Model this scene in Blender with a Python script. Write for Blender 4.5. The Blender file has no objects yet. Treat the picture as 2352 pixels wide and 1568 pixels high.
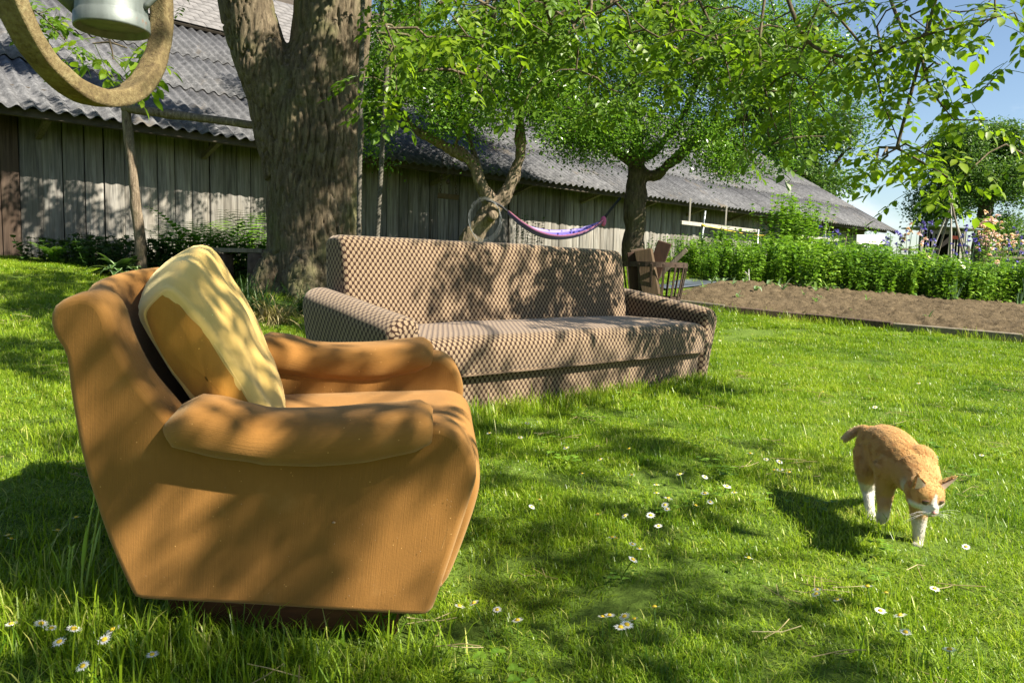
import bpy, math, random
import numpy as np
from mathutils import noise as mnoise, Vector, Matrix

RS = np.random.RandomState(7)
random.seed(7)
SC = bpy.context.scene
COL = SC.collection
R_ = math.radians

# ------------------------------------------------------------------ camera
CAM_H, PITCH, ROLL, FPX = 0.85, R_(5.5), R_(1.5), 1740.0
_f = np.array([0, math.cos(PITCH), -math.sin(PITCH)])
_r0 = np.array([1.0, 0, 0]); _u0 = np.cross(_r0, _f)
CR = math.cos(ROLL) * _r0 + math.sin(ROLL) * _u0
CU = math.cos(ROLL) * _u0 - math.sin(ROLL) * _r0
CF = _f
cd = bpy.data.cameras.new('camera'); cam = bpy.data.objects.new('camera', cd); COL.objects.link(cam)
cd.sensor_width = 36; cd.lens = FPX / 2352 * 36; cd.clip_start = 0.05; cd.clip_end = 2000
cam.matrix_world = Matrix(((CR[0], CU[0], -CF[0], 0), (CR[1], CU[1], -CF[1], 0), (CR[2], CU[2], -CF[2], CAM_H), (0, 0, 0, 1)))
SC.camera = cam

# ------------------------------------------------------------------ light
SUN_AZ, SUN_EL = R_(-28), R_(42)          # azimuth from +X, counter-clockwise
S = np.array([math.cos(SUN_AZ) * math.cos(SUN_EL), math.sin(SUN_AZ) * math.cos(SUN_EL), math.sin(SUN_EL)])
w = bpy.data.worlds.new('World'); SC.world = w; w.use_nodes = True
wt = w.node_tree; wt.nodes.clear()
sky = wt.nodes.new('ShaderNodeTexSky'); sky.sky_type = 'NISHITA'; sky.sun_disc = False
sky.sun_elevation = SUN_EL; sky.sun_rotation = math.pi / 2 - SUN_AZ
sky.air_density = 1.0; sky.dust_density = 0.4; sky.ozone_density = 1.6
bg = wt.nodes.new('ShaderNodeBackground'); bg.inputs['Strength'].default_value = 0.05
wo = wt.nodes.new('ShaderNodeOutputWorld')
# soft cumulus low over the horizon, the same all round
tc = wt.nodes.new('ShaderNodeTexCoord'); sep = wt.nodes.new('ShaderNodeSeparateXYZ')
mp = wt.nodes.new('ShaderNodeMapping'); mp.inputs['Scale'].default_value = (3.0, 3.0, 6.0); mp.inputs['Location'].default_value = (0.3, 1.1, 0.55)
nz = wt.nodes.new('ShaderNodeTexNoise'); nz.inputs['Scale'].default_value = 1.5; nz.inputs['Detail'].default_value = 8; nz.inputs['Roughness'].default_value = 0.55
rmp = wt.nodes.new('ShaderNodeValToRGB'); rmp.color_ramp.elements[0].position = 0.55; rmp.color_ramp.elements[1].position = 0.66
elv = wt.nodes.new('ShaderNodeMapRange'); elv.inputs[1].default_value = 0.02; elv.inputs[2].default_value = 0.30; elv.inputs[3].default_value = 1.0; elv.inputs[4].default_value = 0.0; elv.inputs[3].default_value = 0.8
mul = wt.nodes.new('ShaderNodeMath'); mul.operation = 'MULTIPLY'
mix = wt.nodes.new('ShaderNodeMixRGB'); mix.inputs[2].default_value = (7.0, 7.4, 8.0, 1)
L = wt.links.new
L(tc.outputs['Generated'], mp.inputs['Vector']); L(mp.outputs[0], nz.inputs['Vector']); L(nz.outputs['Fac'], rmp.inputs[0])
L(tc.outputs['Generated'], sep.inputs[0]); L(sep.outputs['Z'], elv.inputs[0]); L(elv.outputs[0], mul.inputs[0]); L(rmp.outputs[0], mul.inputs[1])
L(mul.outputs[0], mix.inputs[0]); L(sky.outputs[0], mix.inputs[1]); L(mix.outputs[0], bg.inputs[0]); L(bg.outputs[0], wo.inputs[0])
sl = bpy.data.lights.new('sun', 'SUN'); sl.energy = 5.0; sl.angle = R_(0.53); sl.color = (1.0, 0.93, 0.80)
so = bpy.data.objects.new('sun', sl); COL.objects.link(so)
so.rotation_euler = Vector(S).to_track_quat('Z', 'Y').to_euler()
vs = SC.view_settings; vs.view_transform = 'Standard'; vs.look = 'None'; vs.gamma = 1; vs.exposure = 1.72
SC.cycles.use_denoising = True
SC.cycles.max_bounces = 6; SC.cycles.diffuse_bounces = 2; SC.cycles.glossy_bounces = 2; SC.cycles.transmission_bounces = 4; SC.cycles.transparent_max_bounces = 6
SC.cycles.caustics_reflective = False; SC.cycles.caustics_refractive = False

# ------------------------------------------------------------------ terrain
NX, NY = -0.695, 0.720            # towards the barn
BX, BY = 0.720, 0.695             # along the barn
def sstep(a, b, x):
    t = np.clip((x - a) / (b - a), 0, 1); return t * t * (3 - 2 * t)
def G0(x, y):
    d = NX * x + NY * y; t = BX * x + BY * y
    dd = np.clip(d, -5, 12)
    return 0.05 * dd + 0.25 * sstep(3, 10, d) + 0.012 * np.clip(t - 3, 0, 16) * sstep(2, 8, d) + 0.22 * sstep(5.5, 10, t)
def G(x, y):
    x = np.asarray(x, float); y = np.asarray(y, float)
    return G0(x, y) - 0.045 * np.exp(-((x + 0.40) ** 2 + (y - 1.62) ** 2) / 0.45) + 0.010 * np.sin(2.1 * x + 0.7) * np.cos(1.7 * y + 0.3) + 0.006 * np.sin(5.3 * x - 1.1) * np.sin(4.7 * y)
def rayd(x, y):
    return CF + CR * (x - 1176) / FPX - CU * (y - 784) / FPX
def pix(x, y, Y):
    d = rayd(x, y); return np.array([0, 0, CAM_H]) + d * (Y / d[1])
_KS = np.concatenate([np.arange(0.5, 20, 0.006), np.arange(20, 90, 0.05)])
def onG(x, y, up=0.0):
    P = np.array([0, 0, CAM_H]) + _KS[:, None] * rayd(x, y); g = G(P[:, 0], P[:, 1])
    i = int(np.argmax(P[:, 2] - up <= g)) if (P[:, 2] - up <= g).any() else len(P) - 1
    return np.array([P[i, 0], P[i, 1], g[i]])

# ------------------------------------------------------------------ mesh helpers
def mk(name, V, F, mat=None, parent=None, smooth=True, uv=None, attr=None, origin=None, kind=None, link=True):
    V = np.asarray(V, np.float32)
    if origin is not None: V = V - np.asarray(origin, np.float32)
    if not isinstance(F, list): F = [F]
    F = [np.asarray(f, np.int32) for f in F if len(f)]
    me = bpy.data.meshes.new(name)
    me.vertices.add(len(V)); me.vertices.foreach_set('co', V.ravel())
    li = np.concatenate([f.ravel() for f in F]); tot = np.concatenate([np.full(len(f), f.shape[1], np.int32) for f in F])
    st = np.concatenate([[0], np.cumsum(tot)[:-1]]).astype(np.int32)
    me.loops.add(len(li)); me.loops.foreach_set('vertex_index', li)
    me.polygons.add(len(tot)); me.polygons.foreach_set('loop_start', st)
    try: me.polygons.foreach_set('loop_total', tot)
    except Exception: pass
    me.polygons.foreach_set('use_smooth', np.full(len(tot), smooth))
    if uv is not None:
        l = me.uv_layers.new(name='UVMap'); l.data.foreach_set('uv', np.asarray(uv, np.float32)[li].ravel())
    if attr:
        for k, v in attr.items():
            v = np.asarray(v, np.float32)
            if v.ndim == 1:
                a = me.attributes.new(k, 'FLOAT', 'POINT'); a.data.foreach_set('value', v)
            else:
                a = me.attributes.new(k, 'FLOAT_COLOR', 'POINT')
                c = np.ones((len(v), 4), np.float32); c[:, :3] = v[:, :3]; a.data.foreach_set('color', c.ravel())
    me.update(calc_edges=True); me.validate()
    if mat: me.materials.append(mat)
    o = bpy.data.objects.new(name, me)
    if link: COL.objects.link(o)
    if parent: o.parent = parent
    if kind: o['kind'] = kind
    return o
def inst(name, me, parent=None, loc=(0, 0, 0), rot=(0, 0, 0), scale=(1, 1, 1)):
    o = bpy.data.objects.new(name, me); COL.objects.link(o); o.parent = parent
    o.location = [float(v) for v in loc]; o.rotation_euler = rot; o.scale = scale
    return o
def tag(o, label, cat, group=None, kind=None):
    o['label'] = label; o['category'] = cat
    if group: o['group'] = group
    if kind: o['kind'] = kind
    return o
def thing(name, label, cat, loc=(0, 0, 0), rot=(0, 0, 0), group=None, scale=1.0):
    o = bpy.data.objects.new(name, None); COL.objects.link(o); o.empty_display_size = 0.1
    o.location = [float(v) for v in loc]; o.rotation_euler = rot; o.scale = (scale,) * 3
    return tag(o, label, cat, group)
def dup(root, loc, rot, scale=1.0, label=None, group=None):
    r = root.copy(); COL.objects.link(r); r.location = [float(v) for v in loc]; r.rotation_euler = rot; r.scale = (scale,) * 3
    if label: r['label'] = label
    if group: r['group'] = group
    for ch in list(root.children):
        c = ch.copy(); COL.objects.link(c); c.parent = r
        for g in list(ch.children):
            e = g.copy(); COL.objects.link(e); e.parent = c
    return r
class MB:
    """collects vertices and faces for one mesh"""
    def __init__(s): s.V = []; s.F3 = []; s.F4 = []; s.n = 0; s.A = []; s.U = []
    def add(s, V, F, a=None, uv=None):
        V = np.asarray(V, float)
        for f in (F if isinstance(F, list) else [F]):
            f = np.asarray(f)
            if len(f) == 0: continue
            (s.F3 if f.shape[1] == 3 else s.F4).append(f + s.n)
        s.V.append(V); s.n += len(V)
        s.A.append(np.full(len(V), 0.5) if a is None else np.broadcast_to(np.asarray(a, float), (len(V),)))
        s.U.append(np.zeros((len(V), 2)) if uv is None else uv)
    def build(s, name, mat, parent=None, smooth=True, origin=None, kind=None, link=True):
        F = []
        if s.F3: F.append(np.concatenate(s.F3))
        if s.F4: F.append(np.concatenate(s.F4))
        return mk(name, np.concatenate(s.V), F, mat, parent, smooth, np.concatenate(s.U), {'tint': np.concatenate(s.A)}, origin, kind, link)
def tube(P, r, n=8, cap=True):
    P = np.asarray(P, float); m = len(P); r = np.broadcast_to(np.asarray(r, float), (m,))
    T = np.gradient(P, axis=0); T /= np.linalg.norm(T, axis=1)[:, None] + 1e-9
    ref = np.array([0, 0, 1.0]) if abs(T[0, 2]) < 0.9 else np.array([1.0, 0, 0])
    a = np.cross(T[0], ref); a /= np.linalg.norm(a); V = []; ang = np.linspace(0, 2 * np.pi, n, endpoint=False)
    for i in range(m):
        a = a - T[i] * (a @ T[i]); a /= np.linalg.norm(a) + 1e-9; b = np.cross(T[i], a)
        V.append(P[i] + r[i] * (np.cos(ang)[:, None] * a + np.sin(ang)[:, None] * b))
    V = np.concatenate(V); k = np.arange(n); F = []
    for i in range(m - 1):
        F.append(np.stack([i * n + k, i * n + (k + 1) % n, (i + 1) * n + (k + 1) % n, (i + 1) * n + k], 1))
    F = [np.concatenate(F)]
    arc = np.concatenate([[0], np.cumsum(np.linalg.norm(np.diff(P, axis=0), axis=1))])
    uv = np.stack([np.tile(k / n, m), np.repeat(arc, n)], 1)
    if cap:
        V = np.concatenate([V, P[:1], P[-1:]]); c0 = m * n; uv = np.concatenate([uv, [[0.5, 0], [0.5, arc[-1]]]])
        F.append(np.concatenate([np.stack([np.full(n, c0), (k + 1) % n, k], 1), np.stack([np.full(n, c0 + 1), (m - 1) * n + k, (m - 1) * n + (k + 1) % n], 1)]))
    return V, F, uv
def loft(rings, cap=True, closed=True, usc=None):
    """rings (m,n,3) -> V,F,uv in metres (u along rings, v round)"""
    Rg = np.asarray(rings, float); m, n = Rg.shape[:2]
    V = Rg.reshape(-1, 3); k = np.arange(n if closed else n - 1); F = []
    for i in range(m - 1):
        F.append(np.stack([i * n + k, i * n + (k + 1) % n, (i + 1) * n + (k + 1) % n, (i + 1) * n + k], 1))
    F = [np.concatenate(F)]
    cu = np.concatenate([[0], np.cumsum(np.linalg.norm(np.diff(Rg.mean(1), axis=0), axis=1))])
    mid = Rg[m // 2]; cv = np.concatenate([[0], np.cumsum(np.linalg.norm(np.diff(mid, axis=0), axis=1))])
    uv = np.stack([np.repeat(cu, n), np.tile(cv, m)], 1)
    if cap and closed:
        c = np.array([Rg[0].mean(0), Rg[-1].mean(0)]); b = len(V); V = np.concatenate([V, c]); uv = np.concatenate([uv, [[0, 0], [cu[-1], 0]]])
        kk = np.arange(n)
        F.append(np.concatenate([np.stack([np.full(n, b), (kk + 1) % n, kk], 1), np.stack([np.full(n, b + 1), (m - 1) * n + kk, (m - 1) * n + (kk + 1) % n], 1)]))
    return V, F, uv
def crom(P, n, closed=False):
    """Catmull-Rom resample by arc length"""
    P = np.asarray(P, float); m = len(P); out = []
    seg = m if closed else m - 1
    for i in range(seg):
        if closed: p0, p1, p2, p3 = P[(i - 1) % m], P[i], P[(i + 1) % m], P[(i + 2) % m]
        else: p0, p1, p2, p3 = P[max(i - 1, 0)], P[i], P[i + 1], P[min(i + 2, m - 1)]
        for t in np.linspace(0, 1, 14, endpoint=False):
            out.append(0.5 * ((2 * p1) + (-p0 + p2) * t + (2 * p0 - 5 * p1 + 4 * p2 - p3) * t * t + (-p0 + 3 * p1 - 3 * p2 + p3) * t ** 3))
    out.append(P[0] if closed else P[-1]); out = np.array(out)
    s = np.concatenate([[0], np.cumsum(np.linalg.norm(np.diff(out, axis=0), axis=1))])
    q = np.linspace(0, s[-1], n, endpoint=not closed)
    return np.stack([np.interp(q, s, out[:, k]) for k in range(P.shape[1])], 1)
def inset(poly, r):
    p = np.asarray(poly, float); t = np.roll(p, -1, 0) - np.roll(p, 1, 0); t /= np.linalg.norm(t, axis=1)[:, None] + 1e-9
    area = 0.5 * np.sum(p[:, 0] * np.roll(p[:, 1], -1) - np.roll(p[:, 0], -1) * p[:, 1])
    nrm = np.stack([-t[:, 1], t[:, 0]], 1) * (1 if area > 0 else -1)
    return p + nrm * r
def extrude(poly, b0, b1, r, frame, seg=4, bulge=0.0, mids=1):
    """closed 2D profile (a,c) swept over b0..b1 with rounded rims; frame=(O,A,B,C).  UV: sweep x arc, caps planar"""
    O, A, B, C = frame; poly = np.asarray(poly, float); rings = []; n = len(poly)
    bs = []; ins = []
    for t in np.linspace(0, math.pi / 2, seg): bs.append(b0 + r * (1 - math.sin(t))); ins.append(r * (1 - math.cos(t)))
    bs = bs[::-1]; ins = ins[::-1]
    bs = [b0 + r * (1 - math.sin(t)) for t in np.linspace(math.pi / 2, 0, seg)]; ins = [r * (1 - math.cos(t)) for t in np.linspace(math.pi / 2, 0, seg)]
    mid = list(np.linspace(b0 + r, b1 - r, mids + 2))[1:-1]
    B_ = bs + mid + [b0 + b1 - q for q in bs[::-1]]; I_ = ins + [0] * mids + ins[::-1]
    for b, i in zip(B_, I_):
        q = inset(poly, i - (bulge * math.sin(math.pi * (b - b0) / (b1 - b0)) if i == 0 else 0))
        rings.append(O + q[:, :1] * A + b * B + q[:, 1:] * C)
    V, F, uv = loft(rings, cap=False)
    # body uv: u=b, v=arc
    arc = np.concatenate([[0], np.cumsum(np.linalg.norm(np.diff(poly, axis=0), axis=1))])
    uv = np.stack([np.repeat(B_, n), np.tile(arc, len(B_))], 1)
    c4 = F[0]; V2 = [V]; U2 = [uv]; F3 = []; base = len(V)
    for ri, flip in ((0, True), (len(B_) - 1, False)):
        q = inset(poly, I_[ri]); ring = rings[ri]; cen = ring.mean(0); k = np.arange(n)
        V2 += [ring, cen[None]]; U2 += [q, q.mean(0)[None]]
        f = (base + k)[None]; F3.append(f[:, ::-1] if flip else f); base += n + 1
    return np.concatenate(V2), [c4] + F3, np.concatenate(U2)
def cbox(sx, sy, sz, c=0.004):
    """chamfered box centred on the origin"""
    h = np.array([sx, sy, sz]) / 2; c = min(c, h.min() * 0.45); V = []; ix = {}
    for x in (-1, 1):
        for y in (-1, 1):
            for z in (-1, 1):
                sg = np.array([x, y, z])
                for ax in range(3):
                    p = h - c; p = p.copy(); p[ax] = h[ax]; ix[(x, y, z, ax)] = len(V); V.append(sg * p)
    V = np.array(V); F4 = []; F3 = []
    for ax in range(3):
        o = [i for i in range(3) if i != ax]
        for s in (-1, 1):
            q = []
            for a, b in ((-1, -1), (1, -1), (1, 1), (-1, 1)):
                k = [0, 0, 0]; k[ax] = s; k[o[0]] = a; k[o[1]] = b; q.append(ix[(*k, ax)])
            F4.append(q)
    for e in range(3):
        o = [i for i in range(3) if i != e]
        for s1 in (-1, 1):
            for s2 in (-1, 1):
                k0 = [0, 0, 0]; k0[o[0]] = s1; k0[o[1]] = s2; k1 = list(k0); k0[e] = -1; k1[e] = 1
                F4.append([ix[(*k0, o[0])], ix[(*k1, o[0])], ix[(*k1, o[1])], ix[(*k0, o[1])]])
    for x in (-1, 1):
        for y in (-1, 1):
            for z in (-1, 1): F3.append([ix[(x, y, z, 0)], ix[(x, y, z, 1)], ix[(x, y, z, 2)]])
    # orient outwards
    def fix(F):
        F = np.array(F); P = V[F]; nn = np.cross(P[:, 1] - P[:, 0], P[:, 2] - P[:, 0]); cc = P.mean(1)
        m = (nn * cc).sum(1) < 0; F[m] = F[m][:, ::-1]; return F
    return V, [fix(F4), fix(F3)]
def xf(V, rot=None, loc=(0, 0, 0)):
    V = np.asarray(V, float)
    if rot is not None:
        M = np.array(Matrix.Rotation(rot[2], 3, 'Z') @ Matrix.Rotation(rot[1], 3, 'Y') @ Matrix.Rotation(rot[0], 3, 'X')); V = V @ M.T
    return V + np.asarray(loc, float)
def bar(p, q, sx, sy, c=0.003, up=(0, 0, 1)):
    """chamfered bar from p to q"""
    p = np.asarray(p, float); q = np.asarray(q, float); l = np.linalg.norm(q - p); z = (q - p) / l
    x = np.cross(np.asarray(up, float), z)
    if np.linalg.norm(x) < 1e-3: x = np.cross([0, 1.0, 0], z)
    x /= np.linalg.norm(x); y = np.cross(z, x)
    V, F = cbox(sx, sy, l, c); return (p + q) / 2 + V[:, :1] * x + V[:, 1:2] * y + V[:, 2:] * z, F
def merge(lst):
    b = MB()
    for it in lst: b.add(*it[:2])
    return b
def remesh(V, F, voxel, smooth_it=4, smooth_f=0.5):
    o = mk('tmp', V, F); m = o.modifiers.new('r', 'REMESH'); m.mode = 'VOXEL'; m.voxel_size = voxel
    if smooth_it: s = o.modifiers.new('s', 'SMOOTH'); s.iterations = smooth_it; s.factor = smooth_f
    dg = bpy.context.evaluated_depsgraph_get(); dg.update(); me = bpy.data.meshes.new_from_object(o.evaluated_get(dg))
    n = len(me.vertices); Vn = np.empty(n * 3, np.float32); me.vertices.foreach_get('co', Vn); Vn = Vn.reshape(-1, 3).astype(float)
    N = np.empty(n * 3, np.float32); me.vertices.foreach_get('normal', N); N = N.reshape(-1, 3).astype(float)
    tot = np.empty(len(me.polygons), np.int32); me.polygons.foreach_get('loop_total', tot)
    li = np.empty(len(me.loops), np.int32); me.loops.foreach_get('vertex_index', li)
    st = np.concatenate([[0], np.cumsum(tot)[:-1]]); F4 = li[st[tot == 4][:, None] + np.arange(4)]; F3 = li[st[tot == 3][:, None] + np.arange(3)] if (tot == 3).any() else np.zeros((0, 3), int)
    old = o.data; bpy.data.objects.remove(o); bpy.data.meshes.remove(old); bpy.data.meshes.remove(me)
    return Vn, N, [F4, F3]
def ellipsoid(c, r, rot=None, nu=16, nv=10):
    u = np.linspace(0, 2 * np.pi, nu, endpoint=False); v = np.linspace(0, np.pi, nv)[1:-1]
    P = [[0, 0, 1]] + [[math.sin(b) * math.cos(a), math.sin(b) * math.sin(a), math.cos(b)] for b in v for a in u] + [[0, 0, -1]]
    P = np.array(P) * np.asarray(r, float); k = np.arange(nu); F4 = []; m = len(v)
    for i in range(m - 1): F4.append(np.stack([1 + i * nu + k, 1 + (i + 1) * nu + k, 1 + (i + 1) * nu + (k + 1) % nu, 1 + i * nu + (k + 1) % nu], 1))
    F3 = np.concatenate([np.stack([np.zeros(nu, int), 1 + k, 1 + (k + 1) % nu], 1), np.stack([np.full(nu, len(P) - 1), 1 + (m - 1) * nu + (k + 1) % nu, 1 + (m - 1) * nu + k], 1)])
    return xf(P, rot, c), [np.concatenate(F4), F3]

# ------------------------------------------------------------------ materials
def nmat(name):
    m = bpy.data.materials.new(name); m.use_nodes = True; t = m.node_tree; t.nodes.clear()
    o = t.nodes.new('ShaderNodeOutputMaterial'); p = t.nodes.new('ShaderNodeBsdfPrincipled'); t.links.new(p.outputs[0], o.inputs[0])
    return m, t, p, o
def N_(t, typ, **kw):
    n = t.nodes.new('ShaderNode' + typ)
    for k, v in kw.items(): setattr(n, k, v)
    return n
def ramp(t, stops, fac=None):
    r = N_(t, 'ValToRGB'); e = r.color_ramp.elements
    while len(e) < len(stops): e.new(0.5)
    for k, (p, c) in enumerate(stops): e[k].position = p; e[k].color = (*c, 1)
    if fac is not None: t.links.new(fac, r.inputs[0])
    return r
def coords(t, scale=(1, 1, 1), kind='Object', loc=(0, 0, 0)):
    c = N_(t, 'TexCoord'); m = N_(t, 'Mapping'); m.inputs['Scale'].default_value = scale; m.inputs['Location'].default_value = loc
    t.links.new(c.outputs[kind], m.inputs[0]); return m.outputs[0]
def noise(t, vec, scale, detail=4, rough=0.55, dist=0.0):
    n = N_(t, 'TexNoise'); n.inputs['Scale'].default_value = scale; n.inputs['Detail'].default_value = detail; n.inputs['Roughness'].default_value = rough; n.inputs['Distortion'].default_value = dist
    if vec is not None: t.links.new(vec, n.inputs['Vector'])
    return n.outputs['Fac']
def mixc(t, fac, a, b, mode='MIX'):
    m = N_(t, 'MixRGB', blend_type=mode)
    for i, v in ((0, fac), (1, a), (2, b)):
        if isinstance(v, (int, float)): m.inputs[i].default_value = v if i == 0 else (v, v, v, 1)
        elif isinstance(v, tuple): m.inputs[i].default_value = (*v, 1)
        else: t.links.new(v, m.inputs[i])
    return m.outputs[0]
def math_(t, op, a, b=None):
    m = N_(t, 'Math', operation=op)
    for i, v in ((0, a), (1, b)):
        if v is None: continue
        if isinstance(v, (int, float)): m.inputs[i].default_value = v
        else: t.links.new(v, m.inputs[i])
    return m.outputs[0]
def bump(t, p, h, strength=0.3, dist=0.01):
    b = N_(t, 'Bump'); b.inputs['Strength'].default_value = strength; b.inputs['Distance'].default_value = dist
    t.links.new(h, b.inputs['Height']); t.links.new(b.outputs[0], p.inputs['Normal']); return b
def attr_(t, name):
    a = N_(t, 'Attribute'); a.attribute_name = name; return a
def plain(name, col, rough=0.7, var=0.25, scale=6, stretch=(1, 1, 1), metal=0, bumpd=0.0, spec=0.3, dark=None):
    m, t, p, o = nmat(name); v = coords(t, stretch)
    n = noise(t, v, scale, 6, 0.6); c0 = dark or tuple(x * (1 - var) for x in col); c1 = tuple(min(1, x * (1 + var)) for x in col)
    r = ramp(t, [(0.3, c0), (0.7, c1)], n); t.links.new(r.outputs[0], p.inputs['Base Color'])
    p.inputs['Roughness'].default_value = rough; p.inputs['Metallic'].default_value = metal; p.inputs['Specular IOR Level'].default_value = spec
    if bumpd: bump(t, p, n, 0.6, bumpd)
    return m
def leafmat(name, c0, c1, c2=None, trans=0.35, rough=0.45, inst=False, tip=None):
    """two tones by the per-leaf tint, thin translucent leaf"""
    m, t, p, o = nmat(name); a = attr_(t, 'tint'); f = a.outputs['Fac']
    if inst:
        oi = N_(t, 'ObjectInfo'); f = math_(t, 'ADD', math_(t, 'MULTIPLY', f, 0.6), math_(t, 'MULTIPLY', oi.outputs['Random'], 0.4))
    if tip:
        g_ = N_(t, 'NewGeometry'); f = math_(t, 'ADD', f, math_(t, 'MULTIPLY', math_(t, 'SUBTRACT', noise(t, g_.outputs['Position'], 1.3, 4, 0.6), 0.5), tip))
    st = [(0.0, c0), (0.75, c1)] + ([(1.0, c2)] if c2 else [])
    r = ramp(t, st, f); col = r.outputs[0]
    t.links.new(col, p.inputs['Base Color']); p.inputs['Roughness'].default_value = rough; p.inputs['Specular IOR Level'].default_value = 0.35
    tr = N_(t, 'BsdfTranslucent'); yl = mixc(t, 1.0, col, (1.15, 1.25, 0.55), 'MULTIPLY'); t.links.new(yl, tr.inputs[0])
    ms = N_(t, 'MixShader'); ms.inputs[0].default_value = trans
    t.links.new(p.outputs[0], ms.inputs[1]); t.links.new(tr.outputs[0], ms.inputs[2]); t.links.new(ms.outputs[0], o.inputs[0])
    return m

M = {}
# weathered boards: grain along local z, each board its own shift
def boardmat(name, lo, hi, warm, rough=0.85):
    m, t, p, o = nmat(name); oi = N_(t, 'ObjectInfo'); c = N_(t, 'TexCoord')
    off = N_(t, 'VectorMath', operation='SCALE'); L_ = t.links.new
    cx = N_(t, 'CombineXYZ'); L_(oi.outputs['Random'], cx.inputs[0]); L_(oi.outputs['Random'], cx.inputs[2]); L_(cx.outputs[0], off.inputs[0]); off.inputs['Scale'].default_value = 37.0
    ad = N_(t, 'VectorMath', operation='ADD'); L_(c.outputs['Object'], ad.inputs[0]); L_(off.outputs[0], ad.inputs[1])
    mp_ = N_(t, 'Mapping'); mp_.inputs['Scale'].default_value = (30, 30, 1.6); L_(ad.outputs[0], mp_.inputs[0])
    n1 = noise(t, mp_.outputs[0], 1.0, 6, 0.6, 0.6)
    mp2 = N_(t, 'Mapping'); mp2.inputs['Scale'].default_value = (3, 3, 0.9); L_(ad.outputs[0], mp2.inputs[0])
    n2 = noise(t, mp2.outputs[0], 1.5, 5, 0.6)
    r = ramp(t, [(0.28, lo), (0.5, tuple((a + b) / 2 for a, b in zip(lo, hi))), (0.72, hi)], n1)
    r2 = ramp(t, [(0.42, (0, 0, 0)), (0.68, (1, 1, 1))], n2)
    c1 = mixc(t, r2.outputs[0], r.outputs[0], warm); c1m = mixc(t, 0.45, r.outputs[0], c1)
    v = math_(t, 'ADD', math_(t, 'MULTIPLY', oi.outputs['Random'], 0.5), 0.75)
    L_(mixc(t, 1.0, c1m, v, 'MULTIPLY'), p.inputs['Base Color'])
    p.inputs['Roughness'].default_value = rough; p.inputs['Specular IOR Level'].default_value = 0.15
    bump(t, p, n1, 0.7, 0.004); return m
M['board'] = boardmat('weathered_board', (0.058, 0.055, 0.050), (0.275, 0.258, 0.228), (0.135, 0.112, 0.082))
M['board_brown'] = boardmat('brown_board', (0.035, 0.024, 0.018), (0.105, 0.075, 0.055), (0.065, 0.04, 0.025))
M['timber'] = boardmat('grey_timber', (0.065, 0.055, 0.042), (0.20, 0.17, 0.125), (0.11, 0.09, 0.055))
M['pale_timber'] = boardmat('pale_timber', (0.26, 0.245, 0.21), (0.45, 0.42, 0.37), (0.34, 0.30, 0.24))
def sheetmat():
    m, t, p, o = nmat('fibre_cement_sheet'); v = coords(t, (1, 1, 1)); oi = N_(t, 'ObjectInfo')
    g = N_(t, 'NewGeometry'); n1 = noise(t, g.outputs['Position'], 9, 8, 0.7); n2 = noise(t, g.outputs['Position'], 1.1, 5, 0.6); n3 = noise(t, g.outputs['Position'], 45, 4, 0.7)
    r = ramp(t, [(0.34, (0.030, 0.031, 0.033)), (0.52, (0.095, 0.095, 0.099)), (0.70, (0.21, 0.208, 0.212))], mixc(t, 0.45, n1, n3))
    moss = ramp(t, [(0.58, (0, 0, 0)), (0.70, (1, 1, 1))], n2)
    col = mixc(t, math_(t, 'MULTIPLY', moss.outputs[0], 0.55), r.outputs[0], (0.14, 0.105, 0.06))
    vv = math_(t, 'ADD', math_(t, 'MULTIPLY', oi.outputs['Random'], 0.3), 0.85)
    t.links.new(mixc(t, 1.0, col, vv, 'MULTIPLY'), p.inputs['Base Color']); p.inputs['Roughness'].default_value = 0.9; p.inputs['Specular IOR Level'].default_value = 0.2
    bump(t, p, n3, 0.5, 0.006); return m
M['sheet'] = sheetmat()
M['slate'] = plain('roof_slate', (0.125, 0.118, 0.115), 0.75, 0.3, 7, (1, 1, 1), bumpd=0.002)
M['dark_wood'] = plain('dark_wood', (0.05, 0.04, 0.03), 0.9, 0.3, 8)
M['inside'] = plain('barn_inside', (0.02, 0.018, 0.015), 0.95, 0.2, 4)
def groundmat():
    m, t, p, o = nmat('lawn_soil'); v = coords(t, (1, 1, 1))
    n1 = noise(t, v, 3.5, 6, 0.6); n2 = noise(t, v, 40, 5, 0.65)
    r = ramp(t, [(0.35, (0.05, 0.08, 0.012)), (0.55, (0.09, 0.14, 0.02)), (0.75, (0.13, 0.15, 0.035))], mixc(t, 0.5, n1, n2))
    t.links.new(r.outputs[0], p.inputs['Base Color']); p.inputs['Roughness'].default_value = 0.95; p.inputs['Specular IOR Level'].default_value = 0.1
    bump(t, p, n2, 0.8, 0.02); return m
M['ground'] = groundmat()
def soilmat():
    m, t, p, o = nmat('garden_soil'); v = coords(t, (1, 1, 1))
    n1 = noise(t, v, 2.5, 5, 0.6); n2 = noise(t, v, 30, 8, 0.7)
    r = ramp(t, [(0.3, (0.038, 0.028, 0.016)), (0.55, (0.105, 0.078, 0.045)), (0.8, (0.20, 0.155, 0.094))], mixc(t, 0.6, n1, n2))
    t.links.new(r.outputs[0], p.inputs['Base Color']); p.inputs['Roughness'].default_value = 1.0; p.inputs['Specular IOR Level'].default_value = 0.1
    bump(t, p, n2, 0.9, 0.03); return m
M['soil'] = soilmat()
M['sheeting'] = plain('weed_sheeting', (0.055, 0.065, 0.08), 0.45, 0.4, 5, bumpd=0.01, spec=0.5)
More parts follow.
